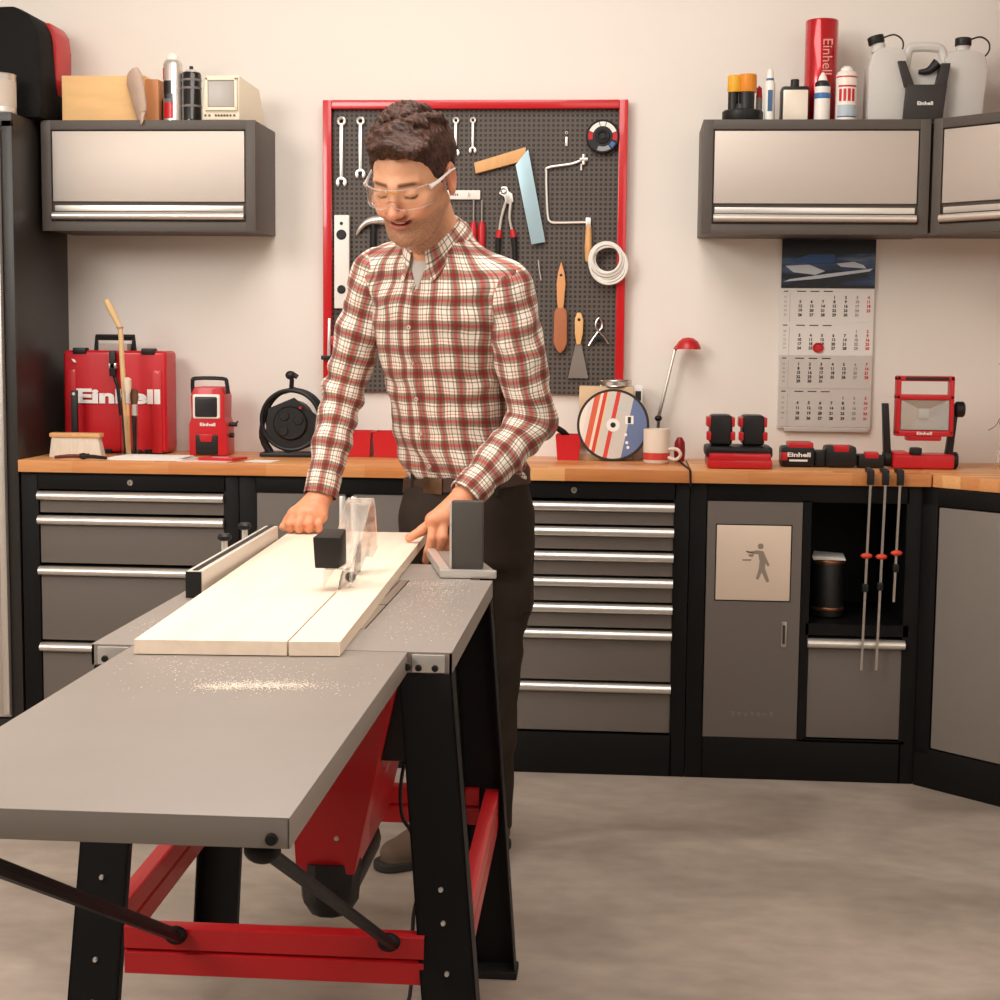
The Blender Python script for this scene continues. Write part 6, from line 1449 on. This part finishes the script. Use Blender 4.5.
# --- shoes
def shoe_fn(heel, toe):
    heel, toe = A(*heel), A(*toe); ax_ = nrm(toe-heel)
    def fn(P):
        d = chain(P, [heel+A(0, 0, .045), heel*.5+toe*.5+A(0, 0, .048), toe-ax_*.03+A(0, 0, .036)], [.040, .041, .036], .02)
        d = smin(d, cone(P, heel+ax_*.03+A(0, 0, .05), heel+ax_*.03+A(0, 0, .105), .042, .042), .02)
        sole = cone(P*np.array([1, 1, 0]), heel*np.array([1, 1, 0]), (toe-ax_*.02)*np.array([1, 1, 0]), .043, .043)
        sole = smax(sole, np.abs(P[:, 2]-.012)-.0115, .003)
        d = smax(d, .010-P[:, 2], .003); return np.minimum(smax(d, P[:, 2]-.118, .004), sole)
    return fn
def shoe_cols(c): return (c[:, 2] < .0245).astype(int)
leather = mat('brown_suede', (92, 72, 58), .8, bump=.3); sole_m = mat('rubber_sole', (44, 38, 34), .8)
for h_, t_, lo, hi in (((1.415, -.84, 0), (1.268, -.935, 0), (1.19, -1.02, -.01), (1.50, -.76, .13)), ((1.528, -.735, 0), (1.490, -.905, 0), (1.44, -.98, -.01), (1.64, -.66, .13))):
    o, _, _ = sdf_obj('shoe', shoe_fn(h_, t_), lo, hi, .0034, [leather, sole_m], person, OR, smooth=1, matfn=shoe_cols)
# --- safety glasses
def HM(p): return V(fromhead(np.asarray(p, float)))
vs, fs = [], []; n = 28
for i in range(n+1):
    a = -1.12+2.24*i/n
    for j in range(6):
        z = .018-.039*j/5; sag = .004*abs(math.sin(a))
        notch = .016*math.exp(-(a/.17)**2)*(j/5)
        z2 = z+(.012*math.exp(-(a/.16)**2) if j >= 4 else 0)-.006*abs(a)*(-1 if j < 1 else 0)*0
        vs.append(tuple(HM((.076*math.sin(a), -.040-.069*math.cos(a)-.003*(j/5), z2))-V(OR)))
for i in range(n):
    for j in range(5): fs.append((i*6+j, i*6+j+1, (i+1)*6+j+1, (i+1)*6+j))
gl = bpy.data.objects.new('safety_glasses', bpy.data.meshes.new('safety_glasses')); gl.data.from_pydata(vs, [], fs); COL.objects.link(gl); gl.parent = person
gl.data.materials.append(mat('clear_lens', (252, 252, 252), .03, trans=1., ior=1.18, alpha=.35, var=0))
for p in gl.data.polygons: p.use_smooth = True
s_ = gl.modifiers.new('t', 'SOLIDIFY'); s_.thickness = .0016
b = MB(mat('clear_frame', (226, 222, 218), .15, trans=.55, ior=1.3, alpha=.8)); 
b.tube([HM((.076*math.sin(a), -.040-.070*math.cos(a), .0185)) for a in [-1.12+2.24*i/20 for i in range(21)]], .0012, 6)
b.tube([HM((.076*math.sin(a), -.041-.073*math.cos(a), -.021+.012*math.exp(-(a/.16)**2))) for a in [-1.12+2.24*i/20 for i in range(21)]], .0009, 6)
b.out('lens_rim', gl)
for s in (-1, 1):
    b = MB(mat('clear_temple', (232, 226, 220), .15, trans=.3, ior=1.3)); b.tube([HM((s*.0685, -.072, .012)), HM((s*.075, -.045, .012)), HM((s*.0825, .0, .014)), HM((s*.0835, .022, .010))], [.0055, .0035, .0028, .002], 8, flat=.5); b.out('temple', gl)
b = MB(mat('amber_nose_pad', (222, 160, 60), .4)); b.tube([HM((-.010, -.107, .012)), HM((0, -.110, .0165)), HM((.010, -.107, .012))], .0016, 6, smooth=3); b.out('nose_bridge', gl)

# ---------------------------------------------------------------- lights
def area(name, loc, target, size, power, col, sy=None):
    l = bpy.data.lights.new(name, 'AREA'); l.energy = power; l.color = col; l.size = size
    if sy: l.shape = 'RECTANGLE'; l.size_y = sy
    o = bpy.data.objects.new(name, l); COL.objects.link(o); o.location = loc; o.rotation_euler = (V(target)-V(loc)).to_track_quat('-Z', 'Y').to_euler(); return o
WARM = (1., .955, .905)
area('key_softbox', (-.75, -3.6, 2.75), (1.2, -.2, 1.1), 1.3, 84, WARM)
area('fill_softbox', (3.3, -4.6, 2.6), (1.9, 0, 1.0), 2.2, 30, (1., .955, .91), 1.6)
area('ceiling_light', (1.3, -1.8, ZC-.05), (1.3, -1.8, 0), 1.4, 68, (1., .955, .91), 2.4)
w = bpy.data.worlds.new('world'); SC.world = w; w.use_nodes = True; w.node_tree.nodes['Background'].inputs[0].default_value = (.9, .85, .8, 1); w.node_tree.nodes['Background'].inputs[1].default_value = .2

# ---------------------------------------------------------------- camera
cd = bpy.data.cameras.new('camera'); cam = bpy.data.objects.new('camera', cd); COL.objects.link(cam); SC.camera = cam
cd.sensor_width = 36; cd.lens = 1593.04/1000*36
cy_, cr_, ct_ = -.0792, -.0098, .1002
fwd = V((math.sin(cy_)*math.cos(ct_), math.cos(cy_)*math.cos(ct_), -math.sin(ct_))); right = V((math.cos(cy_), -math.sin(cy_), 0)); down = fwd.cross(right)
r_ = right*math.cos(cr_)+down*math.sin(cr_); d_ = down*math.cos(cr_)-right*math.sin(cr_)
cam.matrix_world = Matrix(((r_.x, -d_.x, -fwd.x, 1.8503), (r_.y, -d_.y, -fwd.y, -4.7332), (r_.z, -d_.z, -fwd.z, 1.3082), (0, 0, 0, 1)))
cd.clip_start = .05
vs_ = SC.view_settings; vs_.view_transform = 'Standard'; vs_.look = 'None'; vs_.exposure = -.09; vs_.gamma = 1.; vs_.use_curve_mapping = False
